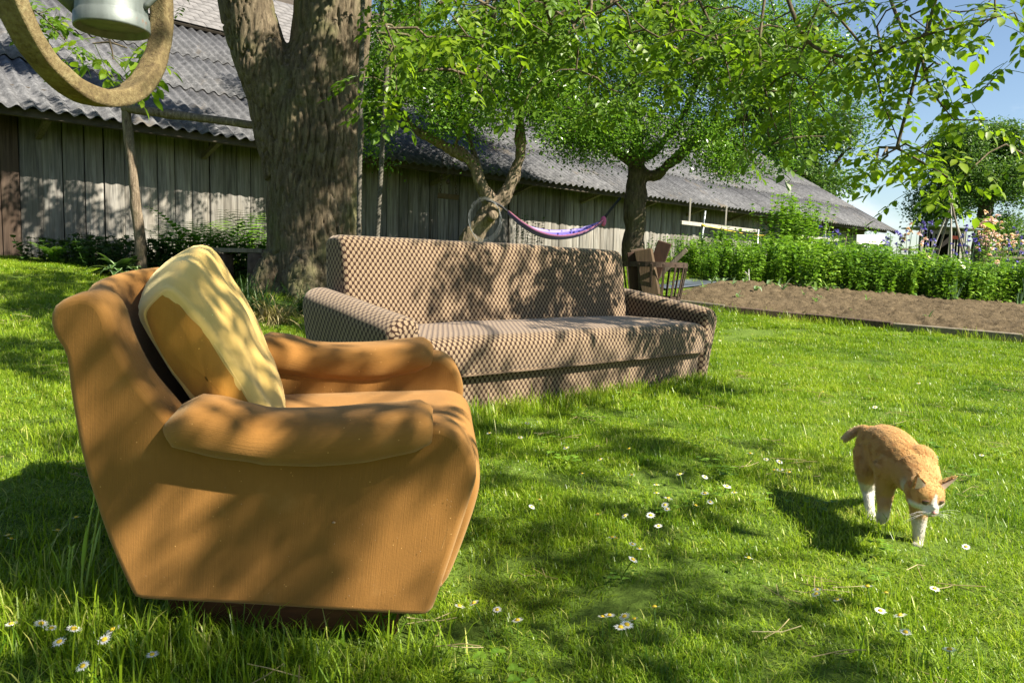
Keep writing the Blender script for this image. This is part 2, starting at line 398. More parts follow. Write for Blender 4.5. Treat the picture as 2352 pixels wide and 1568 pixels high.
def barkmat(name, lo, mid, hi, moss=(0.10, 0.11, 0.04), sc=1.0, mossamt=0.5):
    m, t, p, o = nmat(name); g = N_(t, 'NewGeometry')
    mp_ = N_(t, 'Mapping'); mp_.inputs['Scale'].default_value = (22 * sc, 22 * sc, 4.5 * sc); t.links.new(g.outputs['Position'], mp_.inputs[0])
    n1 = noise(t, mp_.outputs[0], 1.0, 7, 0.65, 0.8); n2 = noise(t, g.outputs['Position'], 2.2 * sc, 5, 0.6); n3 = noise(t, g.outputs['Position'], 60 * sc, 3, 0.6)
    r = ramp(t, [(0.32, lo), (0.5, mid), (0.68, hi)], mixc(t, 0.25, n1, n3))
    ms = ramp(t, [(0.5, (0, 0, 0)), (0.66, (1, 1, 1))], n2)
    t.links.new(mixc(t, math_(t, 'MULTIPLY', ms.outputs[0], mossamt), r.outputs[0], moss), p.inputs['Base Color'])
    p.inputs['Roughness'].default_value = 0.95; p.inputs['Specular IOR Level'].default_value = 0.12
    bump(t, p, n1, 1.0, 0.015); return m
M['bark'] = barkmat('walnut_bark', (0.034, 0.026, 0.017), (0.100, 0.078, 0.050), (0.185, 0.148, 0.098))
M['bark_fruit'] = barkmat('fruit_tree_bark', (0.05, 0.038, 0.025), (0.15, 0.115, 0.078), (0.30, 0.24, 0.165), (0.13, 0.12, 0.045), 1.4)
M['bark_dark'] = barkmat('dark_bark', (0.025, 0.019, 0.014), (0.07, 0.055, 0.038), (0.15, 0.115, 0.08), (0.09, 0.09, 0.035), 1.2)
M['twig'] = plain('twig_bark', (0.11, 0.085, 0.06), 0.9, 0.4, 12)
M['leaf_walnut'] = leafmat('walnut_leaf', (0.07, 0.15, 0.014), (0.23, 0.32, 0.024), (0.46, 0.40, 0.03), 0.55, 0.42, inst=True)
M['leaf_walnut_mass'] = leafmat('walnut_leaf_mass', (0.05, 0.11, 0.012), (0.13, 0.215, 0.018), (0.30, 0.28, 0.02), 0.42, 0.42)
M['leaf_fruit'] = leafmat('fruit_tree_leaf', (0.035, 0.10, 0.012), (0.155, 0.28, 0.032), (0.38, 0.48, 0.12), 0.45, 0.27)
M['leaf_far'] = leafmat('far_tree_leaf', (0.035, 0.09, 0.02), (0.11, 0.19, 0.04), (0.22, 0.30, 0.07), 0.4, 0.45)
M['leaf_herb'] = leafmat('herb_leaf', (0.045, 0.12, 0.012), (0.17, 0.30, 0.028), (0.33, 0.46, 0.08), 0.35, 0.4, inst=True)
M['leaf_dark'] = leafmat('dark_leaf', (0.02, 0.055, 0.012), (0.05, 0.10, 0.018), (0.09, 0.15, 0.025), 0.3, 0.45, inst=True)
M['leaf_pale'] = leafmat('pale_leaf', (0.10, 0.17, 0.08), (0.22, 0.32, 0.15), (0.36, 0.44, 0.25), 0.35, 0.45, inst=True)
M['leaf_blue'] = leafmat('iris_blade', (0.05, 0.10, 0.05), (0.12, 0.20, 0.10), (0.2, 0.3, 0.15), 0.3, 0.45, inst=True)
M['grass'] = leafmat('grass_blade', (0.06, 0.145, 0.008), (0.27, 0.37, 0.018), (0.46, 0.46, 0.12), 0.42, 0.36, inst=True, tip=1.1)
M['straw'] = leafmat('dry_grass', (0.22, 0.18, 0.07), (0.38, 0.31, 0.14), (0.5, 0.42, 0.22), 0.3, 0.6)
M['violet'] = leafmat('violet_petal', (0.08, 0.06, 0.36), (0.16, 0.13, 0.55), (0.3, 0.26, 0.7), 0.35, 0.5)
M['pink'] = leafmat('pink_petal', (0.62, 0.36, 0.38), (0.80, 0.56, 0.56), (0.9, 0.75, 0.72), 0.35, 0.5)
M['white_petal'] = leafmat('white_petal', (0.78, 0.78, 0.74), (0.85, 0.85, 0.82), (0.88, 0.88, 0.86), 0.3, 0.5)
M['daisy_eye'] = plain('daisy_eye', (0.72, 0.48, 0.03), 0.8, 0.2, 300)
M['iron'] = plain('rusty_iron', (0.05, 0.032, 0.022), 0.8, 0.5, 20, bumpd=0.002, metal=0.2)
M['rust_wood'] = plain('reddish_plank', (0.042, 0.020, 0.011), 0.8, 0.3, 6, (6, 6, 1), bumpd=0.002)
M['split_wood'] = plain('split_firewood', (0.075, 0.048, 0.025), 0.85, 0.3, 8, (8, 8, 1), bumpd=0.003)
M['log_bark'] = plain('log_bark', (0.07, 0.048, 0.032), 0.95, 0.5, 14, bumpd=0.006)
M['steel'] = plain('galvanised_stake', (0.55, 0.58, 0.58), 0.45, 0.15, 20, metal=0.6)
M['yellow_cord'] = plain('yellow_cord', (0.62, 0.45, 0.05), 0.8, 0.15, 40)
M['white_paint'] = plain('white_paint', (0.62, 0.60, 0.54), 0.6, 0.08, 8)
M['rope'] = plain('hemp_rope', (0.09, 0.082, 0.065), 0.95, 0.35, 80, bumpd=0.003)
M['black_strap'] = plain('black_strap', (0.02, 0.02, 0.022), 0.7, 0.3, 40)
M['wire'] = plain('grey_wire', (0.16, 0.17, 0.17), 0.6, 0.1, 30, metal=0.3)
M['red'] = plain('red_sign', (0.55, 0.08, 0.05), 0.6, 0.15, 10)
M['tin'] = plain('grey_sheet_roof', (0.22, 0.25, 0.28), 0.6, 0.15, 6)

# ------------------------------------------------------------------ ground
def axis(lo, hi, fine0, fine1, df, dc):
    a = list(np.arange(fine0, fine1 + 1e-6, df)); x = fine0; st = df
    while x > lo: st = min(st * 1.25, dc); x -= st; a.insert(0, x)
    x = fine1; st = df
    while x < hi: st = min(st * 1.25, dc); x += st; a.append(x)
    return np.array(a)
gx = axis(-400, 600, -9, 9, 0.15, 60); gy = axis(-300, 900, -2, 15, 0.15, 60)
XX, YY = np.meshgrid(gx, gy); ZZ = G(XX, YY)
nx, ny = len(gx), len(gy); ii = np.arange(nx * ny).reshape(ny, nx)
gr = mk('ground', np.stack([XX.ravel(), YY.ravel(), ZZ.ravel()], 1), np.stack([ii[:-1, :-1].ravel(), ii[:-1, 1:].ravel(), ii[1:, 1:].ravel(), ii[1:, :-1].ravel()], 1), M['ground'], kind='structure')
gr['label'] = 'grassy garden lawn rising gently towards the barn'

# ------------------------------------------------------------------ barn
ANG = math.atan2(BY, BX)
D_EAVE, OVER = 10.8, 0.80; D_WALL = D_EAVE + OVER; T0, T1 = 0.6, 29.6; Z_EAVE = 2.60; TANP = math.tan(R_(30))
def bpt(t, d, z): return np.array([NX * d + BX * t, NY * d + BY * t, z])   # unit basis to ~0.1 percent
B0 = bpt(T0, D_WALL, 0.0)
barn = thing('barn', 'long low barn of weathered grey boards with corrugated fibre cement roof', 'barn', B0, (0, 0, ANG))
Lb = T1 - T0
# boards (local x along wall, local y into the barn, local z up)
variants = []
for k in range(5):
    wv = [0.215, 0.235, 0.20, 0.25, 0.225][k]
    V, F = cbox(wv, 0.024, 2.9, 0.004); V[:, 0] += 0.006 * np.sin(V[:, 2] * 2 + k) * 0
    V[:, 2] += 1.45; variants.append((wv, mk('plank', V, F, M['board'], link=False).data))
V, F = cbox(0.20, 0.024, 2.9, 0.004); V[:, 2] += 1.45; brown = mk('plank', V, F, M['board_brown'], link=False).data
x = 0.0; k = 0; doorx = None
z_top = Z_EAVE + OVER * TANP - 0.12
while x < Lb - 0.1:
    # the first boards form the brown sliding door
    wx = B0 + np.array([BX, BY, 0]) * x
    isdoor = x < 1.62
    wv, me = (0.20, brown) if isdoor else variants[RS.randint(5)]
    o = inst('plank', me, barn, (x + wv / 2, (-0.035 if isdoor else RS.uniform(-0.008, 0.008)), z_top - 2.9 + RS.uniform(-0.02, 0.0)), (RS.uniform(-0.003, 0.003), RS.uniform(-0.004, 0.004), RS.uniform(-0.02, 0.02)))
    x += wv + RS.uniform(0.004, 0.016)
# sill, wall plate, back slab that keeps light out
def local_part(name, V, F, mat, par=barn, smooth=False): return mk(name, V, F, mat, par, smooth)
V, F = cbox(Lb + 0.1, 0.03, 3.0, 0.002); local_part('inner_lining', xf(V, None, (Lb / 2, 0.09, z_top - 1.5)), F, M['inside'])
V, F = cbox(Lb + 0.4, 0.09, 0.11, 0.006); local_part('eaves_beam', xf(V, None, (Lb / 2, -OVER + 0.14, Z_EAVE + 0.14 * TANP - 0.10)), F, M['dark_wood'])
V, F = cbox(Lb + 0.3, 0.10, 0.14, 0.006); local_part('wall_plate', xf(V, None, (Lb / 2, -0.08, z_top - 0.02)), F, M['dark_wood'])
# brackets under the eaves
xb = 1.9
while xb < Lb:
    V, F = bar((xb, -0.03, z_top - 0.55), (xb, -OVER + 0.18, Z_EAVE - 0.03), 0.07, 0.07); local_part('eaves_bracket', V, F, M['timber']); xb += 2.15
# gable end wall
V, F = merge([(xf(cbox(0.05, 9.0, 2.9, 0.004)[0], None, (Lb - 0.03, 4.6, z_top - 1.45)), cbox(0.05, 9.0, 2.9, 0.004)[1])]).V[0], cbox(0.05, 9.0, 2.9, 0.004)[1]
local_part('gable_wall', V, F, M['board'])
# door brace iron
V, F, _ = tube([(0.15, -0.07, z_top - 0.35), (0.95, -0.07, z_top - 0.80)], 0.014, 6); local_part('door_brace', V, F, M['iron'])
# corrugated sheets : 5 waves of 177 mm
WAVE = 0.177; SW = WAVE * 5; SLP = 1.77
cosP, sinP = math.cos(R_(30)), math.sin(R_(30))
def sheet_mesh(waves, length):
    n = waves * 8 + 5; xs = np.linspace(0, (n - 1) / 8 * WAVE, n); zz = 0.027 * np.cos(xs / WAVE * 2 * np.pi)
    ys = [0, length * 0.5, length]; top = np.array([[a, b, c] for b in ys for a, c in zip(xs, zz)]); m = len(ys)
    bot = top.copy(); bot[:, 2] -= 0.007; V = np.concatenate([top, bot]); F = []
    for lay, fl in ((0, False), (m * n, True)):
        for j in range(m - 1):
            k = np.arange(n - 1) + j * n + lay; f = np.stack([k, k + 1, k + 1 + n, k + n], 1); F.append(f[:, ::-1] if fl else f)
    for j in (0, m - 1):
        k = np.arange(n - 1) + j * n; f = np.stack([k, k + m * n, k + 1 + m * n, k + 1], 1); F.append(f if j == 0 else f[:, ::-1])
    return mk('sheet', V, np.concatenate(F), M['sheet'], link=False).data
shm = sheet_mesh(5, SLP + 0.12)
ncol = int(math.ceil((Lb + 0.5) / SW))
roof = bpy.data.objects.new('roof', None); COL.objects.link(roof); roof.parent = barn; roof.location = (-0.25, -OVER, Z_EAVE); roof.rotation_euler = (R_(30), 0, 0)
NSL = 15   # columns that end under the slate roof
for c in range(ncol):
    rows = 3 if c < NSL else 5
    for r in range(rows):
        inst('sheet', shm, roof, (c * SW + RS.uniform(-0.006, 0.006), r * SLP + RS.uniform(-0.02, 0.02), 0.012 * r + 0.004 * (c % 2) + 0.02), (-0.006 + RS.uniform(-0.002, 0.002), RS.uniform(-0.003, 0.003), RS.uniform(-0.003, 0.003)))
V, F = cbox(ncol * SW, SLP * 5, 0.02, 0.002); mk('roof_deck', xf(V, None, (ncol * SW / 2, SLP * 2.5 + 0.15, -0.06)), F, M['dark_wood'], roof, False)
V, F, _ = tube([(0, SLP * 5 + 0.05, 0.05), (ncol * SW, SLP * 5 + 0.05, 0.05)], 0.11, 8); mk('ridge_cap', V, F, M['sheet'], roof)
V, F = cbox(0.05, SLP * 5, 0.16, 0.004); mk('bargeboard', xf(V, None, (ncol * SW + 0.06, SLP * 2.5, -0.03)), F, M['dark_wood'], roof, False)
# back slope so the roof is a roof
V, F = cbox(ncol * SW, SLP * 5, 0.05, 0.002)
bs = mk('back_slope', xf(V, (0, 0, 0), (ncol * SW / 2, SLP * 2.5, -0.03)), F, M['sheet'], barn, False); bs.location = (-0.25, -OVER + 10 * SLP * cosP, Z_EAVE); bs.rotation_euler = (R_(-30), 0, 0)
bs.location = (-0.25, -OVER + 5 * SLP * cosP, Z_EAVE + 5 * SLP * sinP)
# slate roof rising behind the lower sheets
slr = bpy.data.objects.new('slate_roof', None); COL.objects.link(slr); slr.parent = barn
slr.location = (-0.2, -OVER + 3 * SLP * cosP + 0.02, Z_EAVE + 3 * SLP * sinP + 0.16); slr.rotation_euler = (R_(38), 0, 0)
SLW = NSL * SW
V, F = cbox(SLW, 4.0, 0.05, 0.002); mk('roof_board', xf(V, None, (SLW / 2, 2.0, -0.05)), F, M['dark_wood'], slr, False)
V, F = cbox(0.30, 0.36, 0.010, 0.003); slm = mk('slate', V, F, M['slate'], link=False).data
for r in range(18):
    for c in range(12 if r > 12 else 28):
        tx = 3.6 + c * 0.306 + (0.153 if r % 2 else 0)
        if tx > SLW - 0.15: continue
        inst('slate', slm, slr, (tx, 0.18 + r * 0.19, 0.004 + RS.uniform(0, 0.005)), (R_(-2.2), 0, RS.uniform(-0.012, 0.012)))
V, F = cbox(3.3, 4.0, 0.02, 0.002); mk('slate_field', xf(V, None, (1.75, 2.02, 0.0)), F, M['slate'], slr, False)
# small fixtures on the wall
tp = barn

# ------------------------------------------------------------------ velvet armchair
def velvet(name, base, sheen_col, sheen=0.6, bumps=0.5, wear=(0.27, 0.15, 0.05)):
    m, t, p, o = nmat(name); v = coords(t, (1, 1, 1), 'UV')
    mp_ = N_(t, 'Mapping'); mp_.inputs['Scale'].default_value = (420, 8, 1); t.links.new(v, mp_.inputs[0])
    n1 = noise(t, mp_.outputs[0], 1.0, 4, 0.6)              # slub running down the cloth
    n2 = noise(t, v, 7, 5, 0.6); n3 = noise(t, v, 160, 4, 0.7)
    c0 = tuple(x * 0.82 for x in base); c1 = tuple(min(1, x * 1.15) for x in base)
    r = ramp(t, [(0.3, c0), (0.7, c1)], mixc(t, 0.72, n1, n2))
    pil = N_(t, 'TexVoronoi'); pil.inputs['Scale'].default_value = 48; t.links.new(v, pil.inputs['Vector']); pk = ramp(t, [(0.035, (1, 1, 1)), (0.07, (0, 0, 0))], pil.outputs['Distance'])
    wr = ramp(t, [(0.60, (0, 0, 0)), (0.78, (1, 1, 1))], n2)
    col = mixc(t, math_(t, 'MULTIPLY', wr.outputs[0], 0.5), r.outputs[0], wear); gp = N_(t, 'NewGeometry'); pr_ = ramp(t, [(0.50, (0, 0, 0)), (0.60, (1, 1, 1))], gp.outputs['Pointiness']); col = mixc(t, math_(t, 'MULTIPLY', pr_.outputs[0], 0.4), col, tuple(min(1, x * 1.6) for x in wear)); col = mixc(t, math_(t, 'MULTIPLY', pk.outputs[0], math_(t, 'GREATER_THAN', n2, 0.5)), col, tuple(min(1, x * 2.2) for x in wear))
    t.links.new(col, p.inputs['Base Color'])
    p.inputs['Roughness'].default_value = 0.85; p.inputs['Specular IOR Level'].default_value = 0.1
    p.inputs['Sheen Weight'].default_value = sheen; p.inputs['Sheen Roughness'].default_value = 0.5; p.inputs['Sheen Tint'].default_value = (*sheen_col, 1)
    b = bump(t, p, mixc(t, 0.4, n1, n3), bumps, 0.003); return m
M['velvet'] = velvet('golden_velvet', (0.205, 0.090, 0.018), (0.95, 0.74, 0.45), 0.26)
M['velvet_lit'] = velvet('gold_velvet_lit', (0.54, 0.345, 0.085), (1.0, 0.86, 0.48), 0.7, 0.2, (0.62, 0.44, 0.16))  # cushion velvet, its sunlit look painted in as a paler base
M['velvet_shaded'] = velvet('gold_velvet_shaded', (0.33, 0.15, 0.022), (1.0, 0.78, 0.38), 0.5, 0.25, (0.4, 0.2, 0.04))  # same cushion velvet, shaded look of the ends painted in as deeper orange
M['plinth'] = plain('plinth_wood', (0.085, 0.032, 0.010), 0.7, 0.3, 9, (1, 1, 8))

cA = np.array([0.98917195, 0.1177876, -0.08754958]); cB = np.array([-0.10825277, 0.98838412, 0.10666853]); cC = np.array([0.09909685, -0.09603603, 0.99043268])
cO = np.array([-0.16537, 1.56658, 0.09934]); CW = 0.74
fr = (cO, cA, cB, cC)
chair = thing('armchair', 'golden brown velvet armchair with padded arms standing in the grass', 'armchair', cO)
panel = [(-0.588, 0.0), (-0.602, 0.004), (-0.611, 0.016), (-0.649, 0.104), (-0.681, 0.198), (-0.709, 0.295), (-0.732, 0.421), (-0.743, 0.503), (-0.764, 0.541), (-0.77, 0.576), (-0.758, 0.602), (-0.721, 0.621), (-0.688, 0.615), (-0.667, 0.587), (-0.652, 0.543), (-0.614, 0.469), (-0.574, 0.42), (-0.538, 0.386),
         (-0.45, 0.37), (-0.30, 0.375), (-0.18, 0.39), (-0.075, 0.417), (-0.018, 0.426), (0.022, 0.409), (0.05, 0.372), (0.065, 0.327), (0.059, 0.275), (0.038, 0.166), (0.013, 0.037), (0.005, 0.010), (-0.006, 0.002), (-0.02, 0.0), (-0.1, 0.0), (-0.3, 0.0), (-0.5, 0.0)]
pp = crom(panel, 150, True)
def wob(V, amp, sc, seed=0):
    return np.array([V[i] + amp * np.array(mnoise.noise_vector(Vector(V[i] * sc + seed))) for i in range(len(V))])
for b0, b1 in ((0.0, 0.105), (CW - 0.105, CW)):
    V, F, uv = extrude(pp, b0, b1, 0.014, fr, 5, 0.004, 3)
    sp = mk('side_panel', wob(V, 0.003, 5), F, M['velvet'], chair, True, uv, origin=cO)
    # seam tubes a little in from the rim
    q = inset(pp, 0.024); q = q[(q[:, 1] > 0.02)]; bb = b0 + 0.003 if b0 == 0 else b1 - 0.003
    P = cO + q[:, :1] * cA + bb * cB + q[:, 1:] * cC
    s0 = int(np.argmin(q[:, 0] + q[:, 1])); P = np.roll(P, -s0, 0)
    V, F, _ = tube(P[:-2], 0.0024, 5); mk('seam', V, F, M['velvet'], sp, True, origin=cO)
# back, bowed to the rear
bprof = crom([(-0.585, 0.01), (-0.66, 0.22), (-0.71, 0.42), (-0.742, 0.52), (-0.745, 0.57), (-0.72, 0.607), (-0.685, 0.605), (-0.662, 0.56), (-0.62, 0.46), (-0.56, 0.30), (-0.53, 0.20), (-0.52, 0.01)], 60, True)
rings = []
for b in np.linspace(0.09, CW - 0.09, 15):
    sh = -0.085 * math.sin(math.pi * (b - 0.09) / (CW - 0.18)) ** 0.8; q = bprof.copy(); k = sstep(0.1, 0.5, q[:, 1]); q[:, 0] += sh * k
    rings.append(cO + q[:, :1] * cA + b * cB + q[:, 1:] * cC)
V, F, uv = loft(rings); mk('back', V, F, M['velvet'], chair, True, uv[:, ::1], origin=cO)
# seat with its rounded front
sprof = crom([(-0.60, 0.02), (-0.60, 0.245), (-0.5, 0.272), (-0.25, 0.302), (-0.05, 0.33), (0.03, 0.335), (0.07, 0.315), (0.088, 0.275), (0.082, 0.2), (0.05, 0.06), (0.03, 0.012), (0.01, 0.008), (-0.3, 0.008)], 90, True)
V, F, uv = extrude(sprof, 0.10, CW - 0.10, 0.02, fr, 4, 0.006, 9); mk('seat', wob(V, 0.004, 6, 3), F, M['velvet'], chair, True, uv, origin=cO)
# arm pads
pt = np.array([(-0.562, 0.380), (-0.544, 0.408), (-0.506, 0.434), (-0.458, 0.432), (-0.379, 0.416), (-0.319, 0.42), (-0.22, 0.433), (-0.119, 0.453), (-0.068, 0.461), (-0.042, 0.452), (-0.034, 0.442)])
pb = np.array([(-0.562, 0.378), (-0.532, 0.338), (-0.462, 0.322), (-0.363, 0.314), (-0.262, 0.319), (-0.16, 0.337), (-0.069, 0.365), (-0.041, 0.385), (-0.034, 0.395)])
for cb, sg in ((0.036, 1), (CW - 0.036, -1)):
    rings = []; ang = np.linspace(0, 2 * np.pi, 28, endpoint=False)
    for s in np.linspace(0, 1, 34):
        a = -0.562 + 0.528 * (0.5 - 0.5 * math.cos(math.pi * s)); t_ = np.interp(a, pt[:, 0], pt[:, 1]); b_ = np.interp(a, pb[:, 0], pb[:, 1])
        hh = max((t_ - b_) / 2, 0.0015); wdt = 0.086 * min(1, (hh / 0.045)) ** 0.35
        ca = np.sign(np.cos(ang)) * np.abs(np.cos(ang)) ** 0.8; sa = np.sign(np.sin(ang)) * np.abs(np.sin(ang)) ** 0.8
        rings.append(cO + a * cA + (cb + wdt * ca)[:, None] * cB + ((t_ + b_) / 2 + hh * sa)[:, None] * cC)
    V, F, uv = loft(rings)
    for i in range(len(V)):
        p_ = V[i] - cO; a_ = p_ @ cA; e_ = math.exp(-((a_ + 0.05) / 0.05) ** 2) + 0.8 * math.exp(-((a_ + 0.37) / 0.05) ** 2) + 0.7 * math.exp(-((a_ + 0.54) / 0.05) ** 2)
        V[i] = V[i] + cC * 0.006 * e_ * mnoise.noise(Vector((a_ * 16, (p_ @ cB) * 40, (p_ @ cC) * 40))) 
    pad = mk('arm_pad', wob(V, 0.005, 9, cb * 30), F, M['velvet'], chair, True, uv[:, ::-1], origin=cO)
V, F = cbox(0.50, CW - 0.14, 0.10, 0.006)
mk('plinth', cO + (V[:, :1] - 0.31) * cA + (V[:, 1:2] + CW / 2) * cB + (V[:, 2:] - 0.045) * cC, F, M['plinth'], chair, False, origin=cO)

# lint and pilling on the near side cloth
M['lint'] = plain('lint', (0.30, 0.20, 0.11), 0.95, 0.2, 200)
b = MB(); rl = np.random.RandomState(31); k = 0
while k < 60:
    a_, c_ = rl.uniform(-0.66, 0.05), rl.uniform(0.02, 0.40)
    if rl.rand() > 0.25 + 0.75 * sstep(-0.45, 0.0, a_) or not (c_ < 0.31 and a_ > -0.60 + 0.05 * c_ and a_ < 0.02 + 0.1 * c_): continue
    r_ = rl.uniform(0.0003, 0.0008); b.add(*ellipsoid(cO + a_ * cA - 0.0042 * cB + c_ * cC, (r_ * rl.uniform(0.8, 1.6), r_, r_ * rl.uniform(0.8, 1.8)), None, 6, 4)); k += 1
b.add(*ellipsoid(cO - 0.215 * cA - 0.006 * cB + 0.205 * cC, (0.004, 0.003, 0.0022), None, 8, 6))
b.build('pilling', M['lint'], chair, True, origin=cO, kind='stuff')

# loose back cushion
near = np.array([(-0.600, 0.640), (-0.520, 0.563), (-0.452, 0.464), (-0.39, 0.375), (-0.348, 0.318), (-0.45, 0.296), (-0.52, 0.385), (-0.585, 0.457), (-0.628, 0.53), (-0.650, 0.578)])
far = np.array([(-0.66, 0.678), (-0.605, 0.61), (-0.55, 0.515), (-0.485, 0.395), (-0.462, 0.31), (-0.55, 0.283), (-0.63, 0.36), (-0.69, 0.46), (-0.735, 0.56), (-0.755, 0.615)])
def pcorner(P, n):
    P = np.asarray(P, float); Q = np.concatenate([P, P[:1]]); s_ = np.concatenate([[0], np.cumsum(np.linalg.norm(np.diff(Q, axis=0), axis=1))]); t_ = np.linspace(0, s_[-1], n, endpoint=False)
    out = np.stack([np.interp(t_, s_, Q[:, k]) for k in (0, 1)], 1)
    for _ in range(2): out = 0.5 * out + 0.25 * (np.roll(out, 1, 0) + np.roll(out, -1, 0))
    return out
rings = []
for s in [0, 0.012, 0.035, 0.07, 0.12, 0.18, 0.25, 0.32, 0.39, 0.46, 0.53, 0.6, 0.67, 0.74, 0.8, 0.86, 0.91, 0.95, 0.98, 1.0]:
    q = pcorner(near * (1 - s) + far * s, 64); e = min(s, 1 - s)
    ins = 0.007 * (1 - min(1, e / 0.03)) ** 2 - 0.026 * math.sin(math.pi * s) ** 0.7
    q = inset(q, ins); b = 0.112 + 0.50 * s
    rings.append(cO + q[:, :1] * cA + b * cB + q[:, 1:] * cC)
V, F, uv = loft(rings)
def wrinkle(V):
    out = V.copy(); ctr = V.mean(0)
    for i in range(len(V)):
        p = V[i] - cO; a, b, c = p @ cA, p @ cB, p @ cC
        w_ = mnoise.noise(Vector((b * 30 + 5 * c, c * 3.0, a * 2))) * 0.014 + mnoise.noise(Vector((a * 9, b * 9, c * 9))) * 0.014
        out[i] = V[i] + (0.5 * cA + 0.75 * cC) * w_ * (1 if c > 0.33 else 0.3)
    return out
cush = mk('back_cushion', wrinkle(V), F, M['velvet_lit'], None, True, uv, origin=cO); cush.location = [float(v) for v in cO]
tag(cush, 'gold velvet cushion with lit and shaded tones painted in, leaning loose against the back of the armchair', 'cushion')
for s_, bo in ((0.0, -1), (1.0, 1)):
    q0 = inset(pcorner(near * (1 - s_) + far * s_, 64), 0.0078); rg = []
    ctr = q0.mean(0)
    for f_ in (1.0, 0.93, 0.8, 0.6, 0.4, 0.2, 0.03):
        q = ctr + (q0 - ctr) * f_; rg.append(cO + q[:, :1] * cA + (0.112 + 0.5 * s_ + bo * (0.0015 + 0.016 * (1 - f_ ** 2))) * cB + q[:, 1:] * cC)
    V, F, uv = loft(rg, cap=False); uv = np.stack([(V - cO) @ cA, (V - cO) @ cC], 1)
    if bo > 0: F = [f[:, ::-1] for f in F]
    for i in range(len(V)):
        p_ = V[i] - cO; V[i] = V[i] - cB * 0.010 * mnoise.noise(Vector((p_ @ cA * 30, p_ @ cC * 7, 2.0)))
    mk('boxing', V, F, M['velvet_shaded'], cush, True, uv, origin=cO)
for s_, nm in ((0.01, 'piping'), (0.99, 'piping')):
    q = inset(pcorner(near * (1 - s_) + far * s_, 80), 0.005); P = cO + q[:, :1] * cA + (0.112 + 0.5 * s_) * cB + q[:, 1:] * cC
    V, F, _ = tube(np.concatenate([P, P[:2]]), 0.0028, 6); mk(nm, V, F, M['velvet_lit'], cush, True, origin=cO)

# ------------------------------------------------------------------ sofa
def sofamat():
    m, t, p, o = nmat('sofa_scale_weave'); c = N_(t, 'TexCoord'); s = N_(t, 'SeparateXYZ'); t.links.new(c.outputs['UV'], s.inputs[0])
    WX, HY = 0.0315, 0.0390
    U = math_(t, 'DIVIDE', s.outputs[0], WX); Vv = math_(t, 'DIVIDE', s.outputs[1], HY)
    def tongue(du, dv):
        fx = math_(t, 'SUBTRACT', math_(t, 'FRACT', math_(t, 'ADD', U, du + 100)), 0.5)
        fy = math_(t, 'SUBTRACT', math_(t, 'FRACT', math_(t, 'ADD', Vv, dv + 100)), 0.5)
        # dome: wide below, rounded on top, split foot
        ex = math_(t, 'DIVIDE', fx, 0.262); ey = math_(t, 'DIVIDE', fy, 0.315)
        d = math_(t, 'ADD', math_(t, 'POWER', math_(t, 'ABSOLUTE', ex), 2.2), math_(t, 'POWER', math_(t, 'ABSOLUTE', ey), 2.4))
        k = N_(t, 'MapRange'); k.inputs[1].default_value = 1.25; k.inputs[2].default_value = 0.75; t.links.new(d, k.inputs[0])
        slit = math_(t, 'MULTIPLY', math_(t, 'LESS_THAN', math_(t, 'ABSOLUTE', fx), 0.055), math_(t, 'LESS_THAN', fy, -0.12))
        return math_(t, 'MULTIPLY', k.outputs[0], math_(t, 'SUBTRACT', 1.0, math_(t, 'MULTIPLY', slit, 0.75)))
    mask = math_(t, 'MAXIMUM', tongue(0, 0), tongue(0.5, 0.5))
    n = noise(t, coords(t, (1, 1, 1), 'UV'), 420, 3, 0.7); n2 = noise(t, coords(t, (1, 1, 1), 'UV'), 5, 4, 0.6)
    light = ramp(t, [(0.3, (0.155, 0.108, 0.064)), (0.7, (0.275, 0.20, 0.124))], n)
    dark = ramp(t, [(0.3, (0.012, 0.005, 0.0035)), (0.7, (0.032, 0.0135, 0.008))], n)
    col = mixc(t, mask, dark.outputs[0], light.outputs[0])
    vv = ramp(t, [(0.3, (0.85, 0.85, 0.85)), (0.7, (1, 1, 1))], n2)
    t.links.new(mixc(t, 1.0, col, vv.outputs[0], 'MULTIPLY'), p.inputs['Base Color']); p.inputs['Roughness'].default_value = 0.95; p.inputs['Specular IOR Level'].default_value = 0.1
    p.inputs['Sheen Weight'].default_value = 0.35; p.inputs['Sheen Roughness'].default_value = 0.5; p.inputs['Sheen Tint'].default_value = (0.9, 0.75, 0.65, 1)
    bump(t, p, mixc(t, 0.3, mask, n), 0.12, 0.002); return m
M['sofa'] = sofamat()
sO = np.array([1.228, 4.949, 0.135]); sU = np.array([0.7206, 0.6933, 0.0]); sV = np.array([-0.69246, 0.71973, 0.04997]); sN = np.array([0.03471, -0.03596, 0.99875]); SL = 2.28
sf = (sO, sV, sU, sN)
sofa = thing('sofa', 'brown and cream scale patterned three seat sofa on the lawn', 'sofa', sO)
def soft(poly, n): return crom(poly, n, True)
V, F, uv = extrude(soft([(0.0, 0.0), (0.0, 0.03), (0.0, 0.12), (0.0, 0.195), (0.02, 0.205), (0.4, 0.205), (0.76, 0.205), (0.76, 0.01), (0.74, 0.0), (0.4, 0.0), (0.02, 0.0)], 90), -SL + 0.01, -0.012, 0.008, sf, 3, 0, 5)
mk('base', V, F, M['sofa'], sofa, True, uv, origin=sO)
V, F, uv = extrude(soft([(-0.034, 0.215), (-0.040, 0.225), (-0.044, 0.29), (-0.036, 0.350), (-0.005, 0.382), (0.05, 0.392), (0.3, 0.388), (0.6, 0.375), (0.66, 0.36), (0.66, 0.23), (0.64, 0.212), (0.3, 0.21), (-0.02, 0.21)], 110), -SL + 0.004, -0.004, 0.03, sf, 5, 0.004, 9)
mk('seat', wob(V, 0.006, 4, 5), F, M['sofa'], sofa, True, uv, origin=sO)
